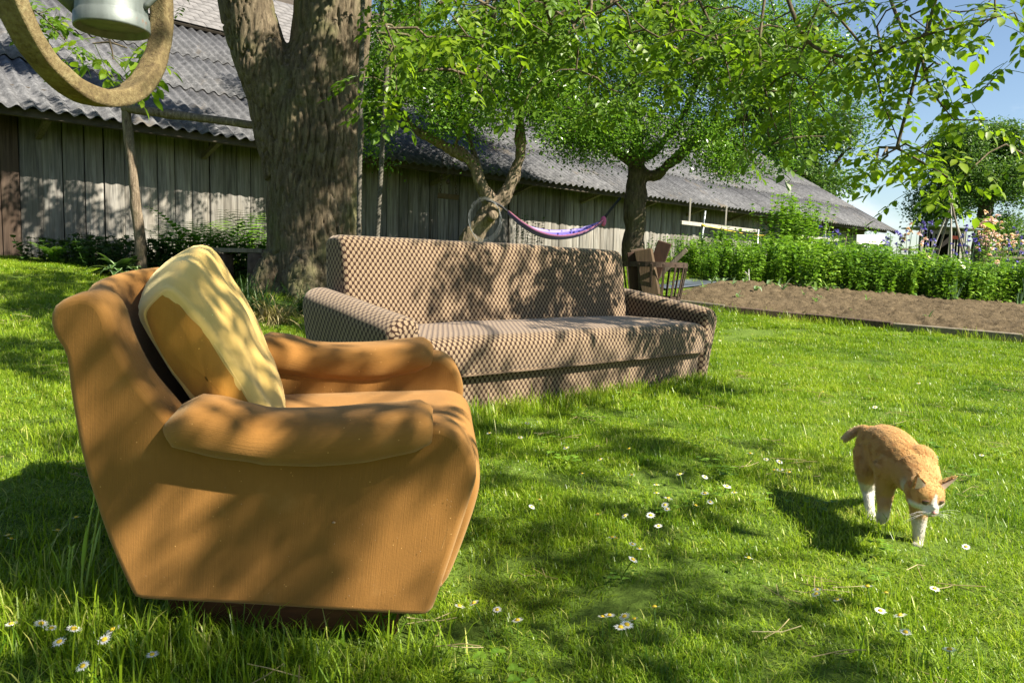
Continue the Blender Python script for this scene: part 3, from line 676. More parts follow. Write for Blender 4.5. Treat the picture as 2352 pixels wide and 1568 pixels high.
V, F, uv = extrude(soft([(0.605, 0.30), (0.612, 0.40), (0.648, 0.58), (0.688, 0.762), (0.706, 0.802), (0.74, 0.822), (0.79, 0.822), (0.84, 0.812), (0.868, 0.785), (0.872, 0.74), (0.84, 0.4), (0.80, 0.18), (0.76, 0.16), (0.64, 0.16), (0.61, 0.18)], 120), -SL, 0.0, 0.03, sf, 5, 0.008, 11)
mk('backrest', wob(V, 0.006, 3, 8), F, M['sofa'], sofa, True, uv, origin=sO)
for side in (0, 1):
    oo = sO + (sU * 0 if side else -sU * SL); dr = sU if side else -sU
    prof = soft([(0.004, 0.0), (0.004, 0.2), (0.0, 0.40), (0.004, 0.445), (0.03, 0.474), (0.075, 0.485), (0.125, 0.478), (0.165, 0.45), (0.180, 0.41), (0.172, 0.34), (0.145, 0.20), (0.122, 0.06), (0.118, 0.0), (0.06, 0.0)], 80)
    V, F, uv = extrude(prof, -0.012, 0.78, 0.045, (oo, dr, sV, sN), 6, 0.0, 7)
    l = V - oo; vv_ = l @ sV; ww = l @ sN
    V = V + sN * (0.080 * np.clip(vv_ / 0.78, 0, 1) * np.clip(ww / 0.45, 0, 1))[:, None]
    if not side: F = [f[:, ::-1] for f in F]
    ob = mk('arm', wob(V, 0.004, 4, side * 7), F, M['sofa'], sofa, True, uv, origin=sO)

# ------------------------------------------------------------------ cat
def cz(x, y, Y): return pix(1881.6 + 0.2625 * x, 911.4 + 0.2625 * y, Y)
cat_parts = MB()
def limb(pts, rad, n=12):
    P = np.array(pts); k = crom(np.concatenate([P, np.array(rad)[:, None]], 1), max(12, len(pts) * 6)); V, F, _ = tube(k[:, :3], k[:, 3], n); cat_parts.add(V, F)
def ball(c, r, rot=None): V, F = ellipsoid(c, r, rot); cat_parts.add(V, F)
# trunk of the body, from rump to chest
limb([cz(470, 420, 2.58), cz(500, 420, 2.54), cz(560, 420, 2.48), cz(640, 460, 2.40), cz(720, 540, 2.32), cz(800, 640, 2.25), cz(850, 740, 2.20)], [0.046, 0.059, 0.068, 0.069, 0.065, 0.060, 0.050], 18)
limb([cz(560, 480, 2.46), cz(640, 560, 2.38), cz(720, 640, 2.31)], [0.060, 0.064, 0.060], 16)      # belly depth
ball(cz(880, 560, 2.26), (0.045, 0.055, 0.05))                                                   # far shoulder
ball(cz(640, 620, 2.30), (0.042, 0.048, 0.055))                                                    # near shoulder
ball(cz(440, 430, 2.52), (0.043, 0.052, 0.070))                                                    # haunch
# neck and head
limb([cz(850, 660, 2.22), cz(890, 740, 2.16), cz(915, 800, 2.12)], [0.062, 0.054, 0.05], 14)
hc = cz(922, 830, 2.085)
fwd = np.array([0.10, -0.86, -0.50]); fwd /= np.linalg.norm(fwd)
rgt = np.array([0.97, 0.12, -0.03]); rgt -= fwd * (rgt @ fwd); rgt /= np.linalg.norm(rgt); hup = np.cross(fwd, rgt) * -1 if np.cross(fwd, rgt)[2] < 0 else np.cross(fwd, rgt)
def hp(r, f, u): return hc + rgt * r + fwd * f + hup * u
hM = np.stack([rgt, fwd, hup], 1)
def hball(r, f, u, rad):
    V, F = ellipsoid((0, 0, 0), rad); cat_parts.add(hp(r, f, u) + V @ hM.T, F)
hball(0, 0, 0, (0.053, 0.051, 0.046)); hball(0.022, 0.012, -0.012, (0.033, 0.034, 0.028)); hball(-0.022, 0.012, -0.012, (0.033, 0.034, 0.028))
hball(0, 0.040, -0.016, (0.021, 0.024, 0.018)); hball(0.010, 0.050, -0.024, (0.014, 0.014, 0.012)); hball(-0.010, 0.050, -0.024, (0.014, 0.014, 0.012))
hball(0, 0.044, -0.034, (0.014, 0.014, 0.010)); hball(0, 0.042, -0.004, (0.012, 0.022, 0.012))
# ears : thin cones
for sg in (-1, 1):
    b0, b1, tp_ = hp(sg * 0.012, 0.004, 0.038), hp(sg * 0.050, 0.000, 0.014), hp(sg * 0.064, 0.006, 0.084 if sg < 0 else 0.078)
    bm = (b0 + b1) / 2 - fwd * 0.014; V = []; F = []
    ring0 = [b0, (b0 + bm) / 2 - fwd * 0.004, bm, (b1 + bm) / 2 - fwd * 0.004, b1]; rows = []
    for s in np.linspace(0, 1, 7):
        row = [q * (1 - s) + tp_ * s for q in ring0]; rows.append(row + [q + fwd * 0.0095 * (1 - 0.35 * s) + (tp_ - b0) * 0 for q in row[::-1]])
    V, F, _ = loft(rows); cat_parts.add(V, F)
# legs
limb([cz(430, 470, 2.50), cz(415, 640, 2.46), cz(425, 780, 2.52), cz(435, 900, 2.50), cz(450, 1030, 2.478), cz(462, 1085, 2.46), cz(480, 1105, 2.44)], [0.048, 0.037, 0.026, 0.018, 0.016, 0.018, 0.014])
limb([cz(560, 480, 2.52), cz(575, 640, 2.50), cz(570, 800, 2.62), cz(585, 900, 2.60), cz(590, 990, 2.57), cz(590, 1030, 2.55)], [0.05, 0.036, 0.022, 0.018, 0.017, 0.018])
limb([cz(620, 600, 2.31), cz(585, 740, 2.32), cz(572, 860, 2.33), cz(568, 960, 2.31), cz(562, 1020, 2.32), cz(545, 1056, 2.345), cz(528, 1066, 2.36)], [0.050, 0.034, 0.027, 0.021, 0.020, 0.019, 0.014])
limb([cz(850, 700, 2.24), cz(868, 880, 2.25), cz(872, 1040, 2.265), cz(870, 1180, 2.27), cz(862, 1280, 2.275), cz(856, 1315, 2.26), cz(850, 1328, 2.235)], [0.046, 0.034, 0.025, 0.018, 0.016, 0.019, 0.014])
# tail
limb([cz(440, 330, 2.56), cz(390, 290, 2.60), cz(330, 295, 2.62), cz(270, 330, 2.63), cz(212, 378, 2.64)], [0.026, 0.019, 0.016, 0.016, 0.012])
Vc, Nc, Fc = remesh(np.concatenate(cat_parts.V), [np.concatenate(cat_parts.F4), np.concatenate(cat_parts.F3)], 0.0042, 5, 0.5)
# coat : ginger with white bib, muzzle, blaze and feet
def proj2(P):
    q = P - np.array([0, 0, CAM_H]); z = q @ CF; return np.stack([1176 + FPX * (q @ CR) / z, 784 - FPX * (q @ CU) / z], 1)
def coat(P):
    h = P[:, 2] - G0(P[:, 0], P[:, 1]); l = P - hc; hr, hf, hu = l @ rgt, l @ fwd, l @ hup
    nz_ = np.array([mnoise.noise(Vector(p * 60)) for p in P]); n2 = np.array([mnoise.noise(Vector((p[0] * 110, p[1] * 30, p[2] * 30))) for p in P])
    white = np.zeros(len(P))
    head = (np.abs(hr) < 0.075) & (hf > -0.05) & (hu > -0.06) & (hu < 0.09) & (np.linalg.norm(l, axis=1) < 0.10)
    muzz = sstep(0.004, -0.008, hu - 0.25 * (0.02 - np.abs(hr)) + 0.003 * nz_) * sstep(0.012, 0.022, hf)
    blaze = sstep(0.015, 0.008, np.abs(hr) + 0.3 * np.clip(hu, 0, 1) + 0.002 * nz_) * sstep(0.020, 0.030, hf) * sstep(0.034, 0.022, hu)
    white = np.where(head, np.maximum(muzz, blaze), 0)
    hind = (P[:, 1] > 2.40); hl = sstep(0.135, 0.110, h + 0.006 * nz_); fl = sstep(0.105, 0.07, h + 0.006 * nz_)
    legs = np.where(hind, hl, fl * 0.85); white = np.where(~head, np.maximum(white, legs), white)
    chest = 0.8 * sstep(0.058, 0.030, np.linalg.norm((P - (hc - fwd * 0.035 - hup * 0.055)) * np.array([0.9, 1, 0.9]), axis=1)); white = np.where(~head, np.maximum(white, chest), white)
    belly = sstep(0.20, 0.15, h) * 0.55; 
    gin = np.array([0.47, 0.26, 0.085]); dk = np.array([0.36, 0.17, 0.045]); pale = np.array([0.46, 0.29, 0.13]); wh = np.array([0.60, 0.58, 0.52])
    st = sstep(0.05, 0.35, n2)[:, None]; col = gin * (1 - st) + dk * st
    up = sstep(0.24, 0.33, h)[:, None] * (~head)[:, None]; col = col * (1 - 0.35 * up) + dk * 0.35 * up + 0
    bl = np.maximum(belly, 0)[:, None] * (~head)[:, None]; col = col * (1 - bl) + pale * bl
    tl = sstep(2.585, 2.63, P[:, 1])[:, None]; col = col * (1 - 0.7 * tl) + np.array([0.55, 0.40, 0.24]) * 0.7 * tl
    return col * (1 - white[:, None]) + wh * white[:, None]
m, t, p, o = nmat('cat_coat'); a = attr_(t, 'coat'); t.links.new(a.outputs['Color'], p.inputs['Base Color']); p.inputs['Roughness'].default_value = 0.7; p.inputs['Specular IOR Level'].default_value = 0.2
p.inputs['Sheen Weight'].default_value = 0.3; p.inputs['Sheen Tint'].default_value = (1, 0.85, 0.65, 1); M['coat'] = m
cl = np.array([Vc[:, 0].mean(), Vc[:, 1].mean(), 0]); cl[2] = float(G(cl[0], cl[1]))
catt = thing('cat', 'ginger and white cat walking across the lawn with a forepaw lifted', 'cat', cl)
cc = coat(Vc)
mk('body', Vc - Nc * 0.002, Fc, M['coat'], catt, True, attr={'coat': cc}, origin=cl)
# fur strands
def fur():
    f4 = Fc[0]; nface = len(f4); A, B_, C_ = Vc[f4[:, 0]], Vc[f4[:, 1]], Vc[f4[:, 3]]
    NS = 70000; fi = RS.randint(0, nface, NS); a_, b_ = RS.rand(NS), RS.rand(NS)
    P = A[fi] + (B_[fi] - A[fi]) * a_[:, None] + (C_[fi] - A[fi]) * b_[:, None]; Nn = Nc[f4[fi, 0]]
    rear = np.array([-0.12, 0.9, -0.35]); l = P - hc; inhead = np.linalg.norm(l, axis=1) < 0.085
    hf = l @ fwd; face = inhead & (hf > 0.02)
    lay = np.where(inhead[:, None], -fwd * 0.9, rear); low = (P[:, 2] - G0(P[:, 0], P[:, 1]) < 0.16)[:, None]; lay = np.where(low, np.array([0, 0.1, -1.0]), lay)
    lay = lay - Nn * (lay * Nn).sum(1)[:, None]
    d = Nn * 0.22 + lay * 1.0 + RS.randn(NS, 3) * 0.10; d /= np.linalg.norm(d, axis=1)[:, None]
    ln = np.where(face, 0.0045, np.where(inhead, 0.006, 0.0085)) * RS.uniform(0.7, 1.3, NS); ln = np.where(low[:, 0], 0.005, ln)
    keep = ~(face & (RS.rand(NS) < 0.2)); P, Nn, d, ln = P[keep], Nn[keep], d[keep], ln[keep]; NS = len(P)
    w_ = np.cross(d, Nn); w_ /= np.linalg.norm(w_, axis=1)[:, None] + 1e-6; w_ *= 0.00055
    tip = P + d * ln[:, None] - Nn * (ln * 0.15)[:, None]; mid = P + d * (ln * 0.5)[:, None]
    V = np.stack([P - w_, P + w_, mid - w_ * 0.8, mid + w_ * 0.8, tip], 1).reshape(-1, 3); k = np.arange(NS) * 5
    F4 = np.stack([k, k + 1, k + 3, k + 2], 1); F3 = np.stack([k + 2, k + 3, k + 4], 1)
    c = coat(P) * RS.uniform(0.94, 1.06, NS)[:, None]
    return V, [F4, F3], np.repeat(c, 5, 0)
V, F, c = fur(); ff = mk('fur', V, F, M['coat'], catt, False, attr={'coat': c}, origin=cl, kind='stuff')
m, t, p, o = nmat('cat_eye'); p.inputs['Base Color'].default_value = (0.045, 0.035, 0.012, 1); p.inputs['Roughness'].default_value = 0.15; M['eye'] = m
M['nose'] = plain('cat_nose', (0.55, 0.26, 0.22), 0.5, 0.1, 200); M['lid'] = plain('cat_lid', (0.10, 0.05, 0.03), 0.8, 0.1, 200); M['ear_in'] = plain('ear_inside', (0.72, 0.50, 0.42), 0.8, 0.15, 120); M['whisker'] = plain('whisker', (0.85, 0.83, 0.78), 0.4, 0.05, 50)
for sg in (-1, 1):
    V, F = ellipsoid((0, 0, 0), (0.0105, 0.0052, 0.0062)); e = mk('eye', hp(sg * 0.0205, 0.0425, 0.004) + V @ hM.T, F, M['eye'], catt, True, origin=cl)
    V, F, _ = tube([hp(sg * (0.0205 + 0.011 * math.cos(a_)), 0.0450 - 0.004 * abs(math.cos(a_)), 0.004 + 0.0068 * math.sin(a_)) for a_ in np.linspace(0, 2 * math.pi, 17)], 0.0021, 5); mk('eyelid', V, F, M['lid'], e, True, origin=cl)
    b0, b1, tp_ = hp(sg * 0.019, 0.0145, 0.037), hp(sg * 0.045, 0.0105, 0.022), hp(sg * 0.0600, 0.0140, 0.072)
    V = np.array([b0, b1, tp_, (b0 + b1) / 2 + fwd * 0.004, (b0 + b1 + tp_) / 3 + fwd * 0.001]); mk('ear_lining', np.concatenate([V, V - fwd * 0.002]), np.array([[0, 3, 4], [3, 1, 4], [1, 2, 4], [2, 0, 4], [5, 9, 8], [8, 9, 6], [6, 9, 7], [7, 9, 5]]), M['ear_in'], catt, True, origin=cl)
    for k in range(6):
        st_ = hp(sg * 0.016, 0.055, -0.022 - 0.002 * k); en = st_ + rgt * sg * (0.055 + 0.01 * RS.rand()) + hup * (0.012 - 0.010 * k) + fwd * (0.005 + 0.012 * RS.rand()); mid = (st_ + en) / 2 + hup * 0.006
        V, F, _ = tube(crom([st_, mid, en], 7), np.linspace(0.00022, 0.00008, 7), 4); mk('whisker', V, F, M['whisker'], catt, True, origin=cl)
V, F = ellipsoid((0, 0, 0), (0.0068, 0.0045, 0.0045)); mk('nose', hp(0, 0.0635, -0.0145) + V @ hM.T, F, M['nose'], catt, True, origin=cl)
V, F, _ = tube(crom([hp(-0.012, 0.058, -0.034), hp(0, 0.0635, -0.0285), hp(0.012, 0.058, -0.034)], 9), 0.0011, 5); mk('mouth', V, F, M['lid'], catt, True, origin=cl)

# ------------------------------------------------------------------ tree helpers
def grow(nodes, parents, targets, step=0.35, sag=0.06, fine=0):
    """join each target to the nearest node already there; returns index of the end node of each target"""
    rs_g = np.random.RandomState(4); P = [np.asarray(p, float) for p in nodes]; par = list(parents); ends = []
    root = P[0]; order = np.argsort([np.linalg.norm(np.asarray(q) - root) for q in targets])
    arr = np.array(P); ends = [0] * len(targets)
    for i in order:
        q = np.asarray(targets[i], float); dd = np.linalg.norm(arr - q, axis=1) + 0.35 * np.clip(q[2] - arr[:, 2] - 0.6, -9, 0) * 0
        j = int(np.argmin(dd)); a = arr[j]; n = max(1, int(round(dd[j] / (0.11 if i < fine else step)))); bw = rs_g.randn(3) * 0.10 * dd[j]; pj = j; new = []
        for s in range(1, n + 1):
            f = s / n; p = a * (1 - f) + q * f; p = p + np.array([0, 0, 4 * sag * dd[j] * f * (1 - f)]) + bw * math.sin(math.pi * f) + (RS.randn(3) * (0.008 if i < fine else 0.025) if s < n else 0)
            new.append(p); par.append(pj); pj = len(par) - 1
        arr = np.concatenate([arr, new]); ends[i] = pj
    return arr, np.array(par), ends
def branch_mesh(P, par, leaves, rmin, power=0.45, rmax=9, skip=0, n=5):
    cnt = np.zeros(len(P)); 
    for e in leaves: cnt[e] += 1
    for i in range(len(P) - 1, 0, -1): cnt[par[i]] += cnt[i]
    rad = np.minimum(rmin * np.maximum(cnt, 1) ** power, rmax)
    e = np.arange(max(1, skip), len(P)); e = e[par[e] >= 0]; a, b = P[par[e]], P[e]; T = b - a; T /= np.linalg.norm(T, axis=1)[:, None] + 1e-9
    rf = np.where(np.abs(T[:, 2:]) < 0.9, np.array([[0, 0, 1.0]]), np.array([[1.0, 0, 0]])); x = np.cross(T, rf); x /= np.linalg.norm(x, axis=1)[:, None]; y = np.cross(T, x)
    ra = np.minimum(rad[par[e]], rad[e] * 1.6); rb = rad[e]; ang = np.linspace(0, 2 * np.pi, n, endpoint=False); V = []
    for c, r in ((a, ra), (b + T * 0.004, rb)):
        V.append(c[:, None] + r[:, None, None] * (np.cos(ang)[None, :, None] * x[:, None] + np.sin(ang)[None, :, None] * y[:, None]))
    V = np.stack(V, 1).reshape(-1, 3); m = len(e); k = np.arange(n); base = (np.arange(m) * 2 * n)[:, None]
    F = np.stack([base + k, base + (k + 1) % n, base + n + (k + 1) % n, base + n + k], 2).reshape(-1, 4)
    return V, F, rad
def leaf_cloud(C, size, nrm_up=0.35, seed=0, aspect=0.5, droop=0.3):
    """one small folded leaf at every point of C"""
    rs = np.random.RandomState(seed); n = len(C); d = rs.randn(n, 3); d[:, 2] = d[:, 2] * 0.6 - droop; d /= np.linalg.norm(d, axis=1)[:, None]
    nn = rs.randn(n, 3); nn[:, 2] = np.abs(nn[:, 2]) + nrm_up; nn -= d * (nn * d).sum(1)[:, None]; nn /= np.linalg.norm(nn, axis=1)[:, None]; s = np.cross(d, nn)
    L_ = size * rs.uniform(0.65, 1.25, n)[:, None]; W_ = L_ * aspect
    a = C; b = C + d * L_; m = C + d * L_ * 0.45
    l = m + s * W_ * 0.5 + nn * W_ * 0.15; r = m - s * W_ * 0.5 + nn * W_ * 0.15
    V = np.stack([a, l, b, r], 1).reshape(-1, 3); k = np.arange(n) * 4
    F = np.concatenate([np.stack([k, k + 2, k + 1], 1), np.stack([k, k + 3, k + 2], 1)])
    return V, F, np.repeat(np.clip(rs.beta(2, 2.4, n), 0, 1), 4)

# compound walnut leaf, base at the origin, stalk along +x, hanging a little
def walnut_leaf(seed):
    rs = np.random.RandomState(seed); b = MB(); Ln = 0.24; xs = np.linspace(0, 1, 6); st = np.stack([xs * Ln, 0.02 * np.sin(xs * 3 + seed), -0.10 * xs ** 2 * Ln * 4 * rs.uniform(0.3, 1)], 1)
    V, F, _ = tube(st, np.linspace(0.0022, 0.001, 6), 3, False); b.add(V, F, 0.3)
    for k, (f, sd) in enumerate([(0.40, 1), (0.42, -1), (0.62, 1), (0.64, -1), (0.83, 1), (0.85, -1), (1.0, 0)]):
        o = np.array([np.interp(f, xs, st[:, i]) for i in range(3)]); ang = (sd * R_(rs.uniform(50, 72))) if sd else 0.0
        d = np.array([math.cos(ang), math.sin(ang), -rs.uniform(0.1, 0.5)]); d /= np.linalg.norm(d); up = np.array([rs.uniform(-.3, .3), rs.uniform(-.3, .3), 1.0]); s = np.cross(up, d); s /= np.linalg.norm(s); u = np.cross(d, s)
        l = rs.uniform(0.062, 0.085) * (1.15 if sd == 0 else (0.8 + 0.3 * f)); w_ = l * 0.26; cv = rs.uniform(0.05, 0.2)
        mid = [o + d * l * q - u * cv * l * q * q for q in (0.02, 0.33, 0.68, 1.0)]; wd = [0, w_, w_ * 0.85, 0]
        V = mid + [mid[1] + s * wd[1] + u * w_ * .25, mid[2] + s * wd[2] + u * w_ * .2, mid[1] - s * wd[1] + u * w_ * .25, mid[2] - s * wd[2] + u * w_ * .2]
        b.add(V, [np.array([[0, 1, 4], [5, 2, 3], [1, 0, 6], [2, 7, 3]]), np.array([[4, 1, 2, 5], [1, 6, 7, 2]])], rs.uniform(0.15, 0.75))
    return b
WL = [walnut_leaf(k) for k in range(6)]
WLm = [b_.build('leaf', M['leaf_walnut'], link=False).data for b_ in WL]
def rotm(yaw, pitch, roll): return np.array(Matrix.Rotation(yaw, 3, 'Z') @ Matrix.Rotation(pitch, 3, 'Y') @ Matrix.Rotation(roll, 3, 'X'))

# ------------------------------------------------------------------ walnut tree
TY = 8.0
wbase = onG(720, 705); 
walnut = thing('walnut_tree', 'huge old walnut tree with forked furrowed trunk behind the sofa', 'tree', wbase)
tb = MB()
def tlimb(pts, n=28):
    P = np.array([list(pix(x, y, Y)) + [r] for x, y, Y, r in pts]); k = crom(P, 40); V, F, _ = tube(k[:, :3], k[:, 3], n); tb.add(V, F)
tlimb([(715, 745, 8.0, 0.60), (718, 690, 8.0, 0.53), (721, 600, 8.0, 0.485), (723, 500, 8.0, 0.47), (725, 400, 8.0, 0.465), (725, 300, 8.0, 0.475), (732, 220, 8.0, 0.44), (754, 120, 8.0, 0.395), (764, 20, 8.0, 0.385), (767, -120, 8.0, 0.375), (765, -300, 7.9, 0.38)])
tlimb([(690, 400, 8.0, 0.36), (668, 310, 7.98, 0.36), (632, 200, 7.9, 0.31), (594, 110, 7.85, 0.275), (569, 20, 7.8, 0.265), (545, -120, 7.7, 0.26), (525, -280, 7.6, 0.27)])
for a_ in range(7):                                       # root flare
    an = a_ * 0.9 + 0.3; c_ = pix(713, 690, 8.0); e = np.array([math.cos(an), math.sin(an), 0]); q0 = c_ + np.array([0, 0, 0.45]) + e * 0.36; q1 = c_ + e * 0.62 + np.array([0, 0, 0.0]); q2 = c_ + e * 0.85 + np.array([0, 0, -0.2])
    V, F, _ = tube(crom([q0, q1, q2], 10), np.linspace(0.16, 0.12, 10), 10); tb.add(V, F)
Vt, Nt, Ft = remesh(np.concatenate(tb.V), [np.concatenate(tb.F4), np.concatenate(tb.F3)], 0.014, 6, 0.5)
hgt = np.empty(len(Vt))
for i in range(len(Vt)):
    p = Vt[i]; v1 = abs(mnoise.noise(Vector((p[0] * 10.0 + 0.4 * math.sin(p[2] * 5), p[1] * 10.0, p[2] * 1.35)))); v2 = abs(mnoise.noise(Vector((p[0] * 22 + 5, p[1] * 22, p[2] * 4.5)))); v3 = mnoise.noise(Vector((p[0] * 3, p[1] * 3, p[2] * 2 + 9)))
    hgt[i] = -0.030 * math.exp(-(v1 / 0.07) ** 2) - 0.018 * math.exp(-(v2 / 0.09) ** 2) + 0.012 * v2 + 0.030 * v3 + 0.02
Vt2 = Vt + Nt * (hgt - 0.02)[:, None]
mk('trunk', Vt2, Ft, M['bark'], walnut, True, origin=wbase)
# main limbs over the garden (above the picture), then every leaf cluster is joined to them
trk = [pix(765, -300, 7.9)]; nodes = [trk[0]]; par = [-1]
def chain(pts, p0):
    j = p0
    for q in crom(pts, max(3, int(sum(np.linalg.norm(np.diff(np.array(pts), axis=0), axis=1)) / 0.3))): nodes.append(q); par.append(j); j = len(nodes) - 1
    return j
chain([trk[0], (-1.2, 7.4, 5.9), (0.0, 6.6, 5.7), (1.0, 5.6, 5.1), (2.0, 4.5, 4.6), (2.9, 3.3, 4.2), (3.3, 2.0, 4.0), (3.1, 0.6, 3.9), (2.5, -0.7, 3.8)], 0)
q_ = pix(525, -280, 7.6); nodes.append(q_); par.append(0); chain([q_, (-3.2, 7.0, 5.4), (-2.9, 5.6, 5.2), (-2.2, 4.2, 4.6), (-1.5, 2.9, 4.2), (-1.05, 1.95, 4.0), (-0.4, 0.9, 3.9)], len(nodes) - 1)
chain([np.array([1.0, 5.6, 5.1]), (2.6, 5.8, 4.9), (4.0, 5.2, 4.6), (5.0, 4.2, 4.3)], int(np.argmin([np.linalg.norm(np.array(n_) - np.array([1.0, 5.6, 5.1])) for n_ in nodes])))
nmain = len(nodes)
def px_chain(pts):
    P = crom([pix(*q) for q in pts], max(4, len(pts) * 4)); j = int(np.argmin([np.linalg.norm(np.array(n_) - P[0]) for n_ in nodes[:nmain]]))
    a = np.array(nodes[j]); n = max(1, int(np.linalg.norm(a - P[0]) / 0.35))
    for s in range(1, n): f = s / n; nodes.append(a * (1 - f) + P[0] * f + np.array([0, 0, 0.25 * f * (1 - f)])); par.append(j); j = len(nodes) - 1
    for q in P: nodes.append(q); par.append(j); j = len(nodes) - 1
    return P
VIS = [[(1800, -30, 4.3), (1850, 90, 4.2), (1930, 130, 4.1), (2000, 125, 4.0), (2130, 80, 3.9), (2250, 50, 3.8), (2330, 30, 3.8)],
       [(1860, -30, 4.6), (1990, 120, 4.5), (2030, 240, 4.4), (2065, 330, 4.4), (2080, 400, 4.35)],
       [(2035, -30, 4.2), (2070, 60, 4.1), (2110, 110, 4.1), (2135, 200, 4.0), (2190, 275, 3.9)],
       [(1885, 0, 4.3), (1822, 180, 4.3), (1815, 280, 4.3), (1832, 340, 4.3)],
       [(1320, -30, 5.0), (1345, 70, 5.0), (1372, 150, 5.0), (1365, 225, 5.0)],
       [(1430, -20, 5.2), (1320, 70, 5.1), (1185, 108, 5.1)],
       [(965, -30, 5.5), (960, 60, 5.5), (930, 120, 5.5), (885, 190, 5.5)],
       [(1590, -30, 4.8), (1660, 120, 4.8), (1690, 250, 4.7)],
       [(1760, -30, 4.9), (1745, 120, 4.8), (1770, 260, 4.7), (1800, 330, 4.7)],
       [(2060, 340, 4.4), (2130, 380, 4.2), (2200, 420, 4.1)],
       [(1120, -30, 5.4), (1110, 90, 5.4), (1090, 180, 5.3)],
       [(250, -200, 3.5), (245, -40, 3.45), (250, 80, 3.4), (258, 120, 3.4)],
       [(20, -120, 6.3), (60, 0, 6.2), (110, 50, 6.1), (160, 105, 6.0)],
       [(360, -160, 3.4), (372, 20, 3.35), (378, 85, 3.3)]]
tg = []; tgn = {}; rs = np.random.RandomState(21)
for ci_, ch in enumerate(VIS):
    P = px_chain(ch)
    if ci_ >= 11: continue
    for i in range(int(len(P) * 0.12), len(P)):
        for _ in range(1 if rs.rand() < 0.75 else 0): tg.append(P[i] + rs.randn(3) * np.array([0.16, 0.2, 0.09]) + np.array([0, 0, -0.02]))
for _ in range(165):                                       # the loose curtain of leaves along the top
    x_ = rs.uniform(860, 1900); y_ = 300 * rs.beta(1, 2.2) - 15 if x_ < 1700 else 380 * rs.beta(1.1, 1.8); tg.append(pix(x_, y_, rs.uniform(4.2, 6.2)))
for _ in range(9): tg.append(pix(rs.uniform(2080, 2340), rs.uniform(-20, 120), rs.uniform(3.6, 4.4)))
for x_, y_, Y_ in [(215, 100, 3.4), (290, 110, 3.5), (260, 135, 3.4), (375, 95, 3.3), (60, 20, 6.2), (95, 35, 6.0), (120, 60, 6.1), (150, 85, 6.0), (85, 55, 6.3), (160, 110, 6.0), (130, 20, 6.2), (40, 0, 6.1)]: tg.append(pix(x_, y_, Y_))
nvis = len(tg)
# clusters of the crown outside the picture that throw the dappled shade
def inframe(p):
    q = proj2(p[None])[0]; return (p - np.array([0, 0, CAM_H])) @ CF > 0.2 and -60 < q[0] < 2412 and q[1] > -45
def shade(P, n, spread=0.12, zr=(3.0, 4.6), cnt=0):
    for _ in range(n):
        for _t in range(12):
            k = (rs.uniform(*zr) - P[2]) / S[2]; q = P + S * k + rs.randn(3) * spread
            if not inframe(q):
                if cnt: tgn[len(tg)] = cnt
                tg.append(q); break
def shade_px(x0, x1, y0, y1, n, cnt=0):
    for _ in range(n): shade(onG(rs.uniform(x0, x1), rs.uniform(y0, y1)), 1, 0.12, (3.0, 4.6), cnt)
for a_ in [(1110, 1650, 970, 1050, 12), (1080, 1280, 1190, 1370, 9), (1120, 1600, 1090, 1170, 4), (1350, 1850, 1400, 1540, 5), (0, 340, 610, 700, 34, 16), (0, 220, 700, 820, 16, 10), (0, 200, 950, 1200, 10, 7), (560, 1000, 1480, 1560, 3), (1650, 2340, 860, 960, 2), (0, 240, 1500, 1560, 2)]: shade_px(*a_)
for _ in range(24): shade(sO + sU * rs.uniform(-1.75, 0.1) + sV * 0.64 + sN * rs.uniform(0.4, 0.85), 1)
for _ in range(14): shade(sO + sU * rs.uniform(-2.2, 0.1) + sV * 0.0 + sN * rs.uniform(0.0, 0.38), 1)
for _ in range(9): shade(cO + cA * rs.uniform(-0.78, -0.25) + cC * rs.uniform(0.1, 0.55), 1)
for a_, b_, c_ in ((-0.62, 0.35, 0.6), (-0.55, 0.55, 0.5), (-0.5, 0.2, 0.5), (-0.2, 0.3, 0.34), (-0.3, 0.6, 0.35), (-0.35, 0.0, 0.4)): shade(cO + cA * a_ + cB * b_ + cC * c_, 1)
for _ in range(50): shade(pix(rs.uniform(610, 830), rs.uniform(30, 640), 7.6), 1, 0.2, (4.2, 7.0), 10)
for _ in range(85): shade(pix(rs.uniform(10, 600), rs.uniform(400, 600), 10.2), 1, 0.2, (4.0, 6.0), 9)
for _ in range(120): shade(pix(rs.uniform(-40, 480), rs.uniform(130, 310), 11.0), 1, 0.2, (5.0, 7.5), 14)
Pn, pr, ends = grow(nodes, par, tg, 0.32, 0.05, nvis)
V, F, rad = branch_mesh(Pn, pr, ends, 0.0030, 0.42, 0.2, 1, 6)
mk('branches', V, F, M['bark'], walnut, True, origin=wbase, kind='stuff')
# leaves
lv = []
for i, q in enumerate(tg):
    vis = i < nvis; sc_ = 0.8 if (vis and (q[0] < -1.0 or proj2(q[None])[0][0] > 1800)) else (0.8 if vis else 1.0)
    for k in range((rs.randint(2, 5) if proj2(q[None])[0][0] > 1820 else rs.randint(2, 5)) if vis else (tgn[i] if i in tgn else rs.randint(4, 7))):
        d = rs.uniform(0, 6.28); lv.append((q + rs.randn(3) * (0.03 if vis else 0.10), d, rs.uniform(0.0, 0.75), rs.uniform(-0.5, 0.5), sc_ * rs.uniform(0.85, 1.2), rs.randint(6)))
pos = np.array([l[0] for l in lv]); pj = proj2(pos); dep = (pos - np.array([0, 0, CAM_H])) @ CF
infr = (dep > 0.5) & (pj[:, 0] > -40) & (pj[:, 0] < 2390) & (pj[:, 1] > -30)
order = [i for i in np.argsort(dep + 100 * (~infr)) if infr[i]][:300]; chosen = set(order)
mass = MB(); bl = [(np.concatenate(b_.V), [np.concatenate(b_.F3), np.concatenate(b_.F4)], np.concatenate(b_.A)) for b_ in WL]
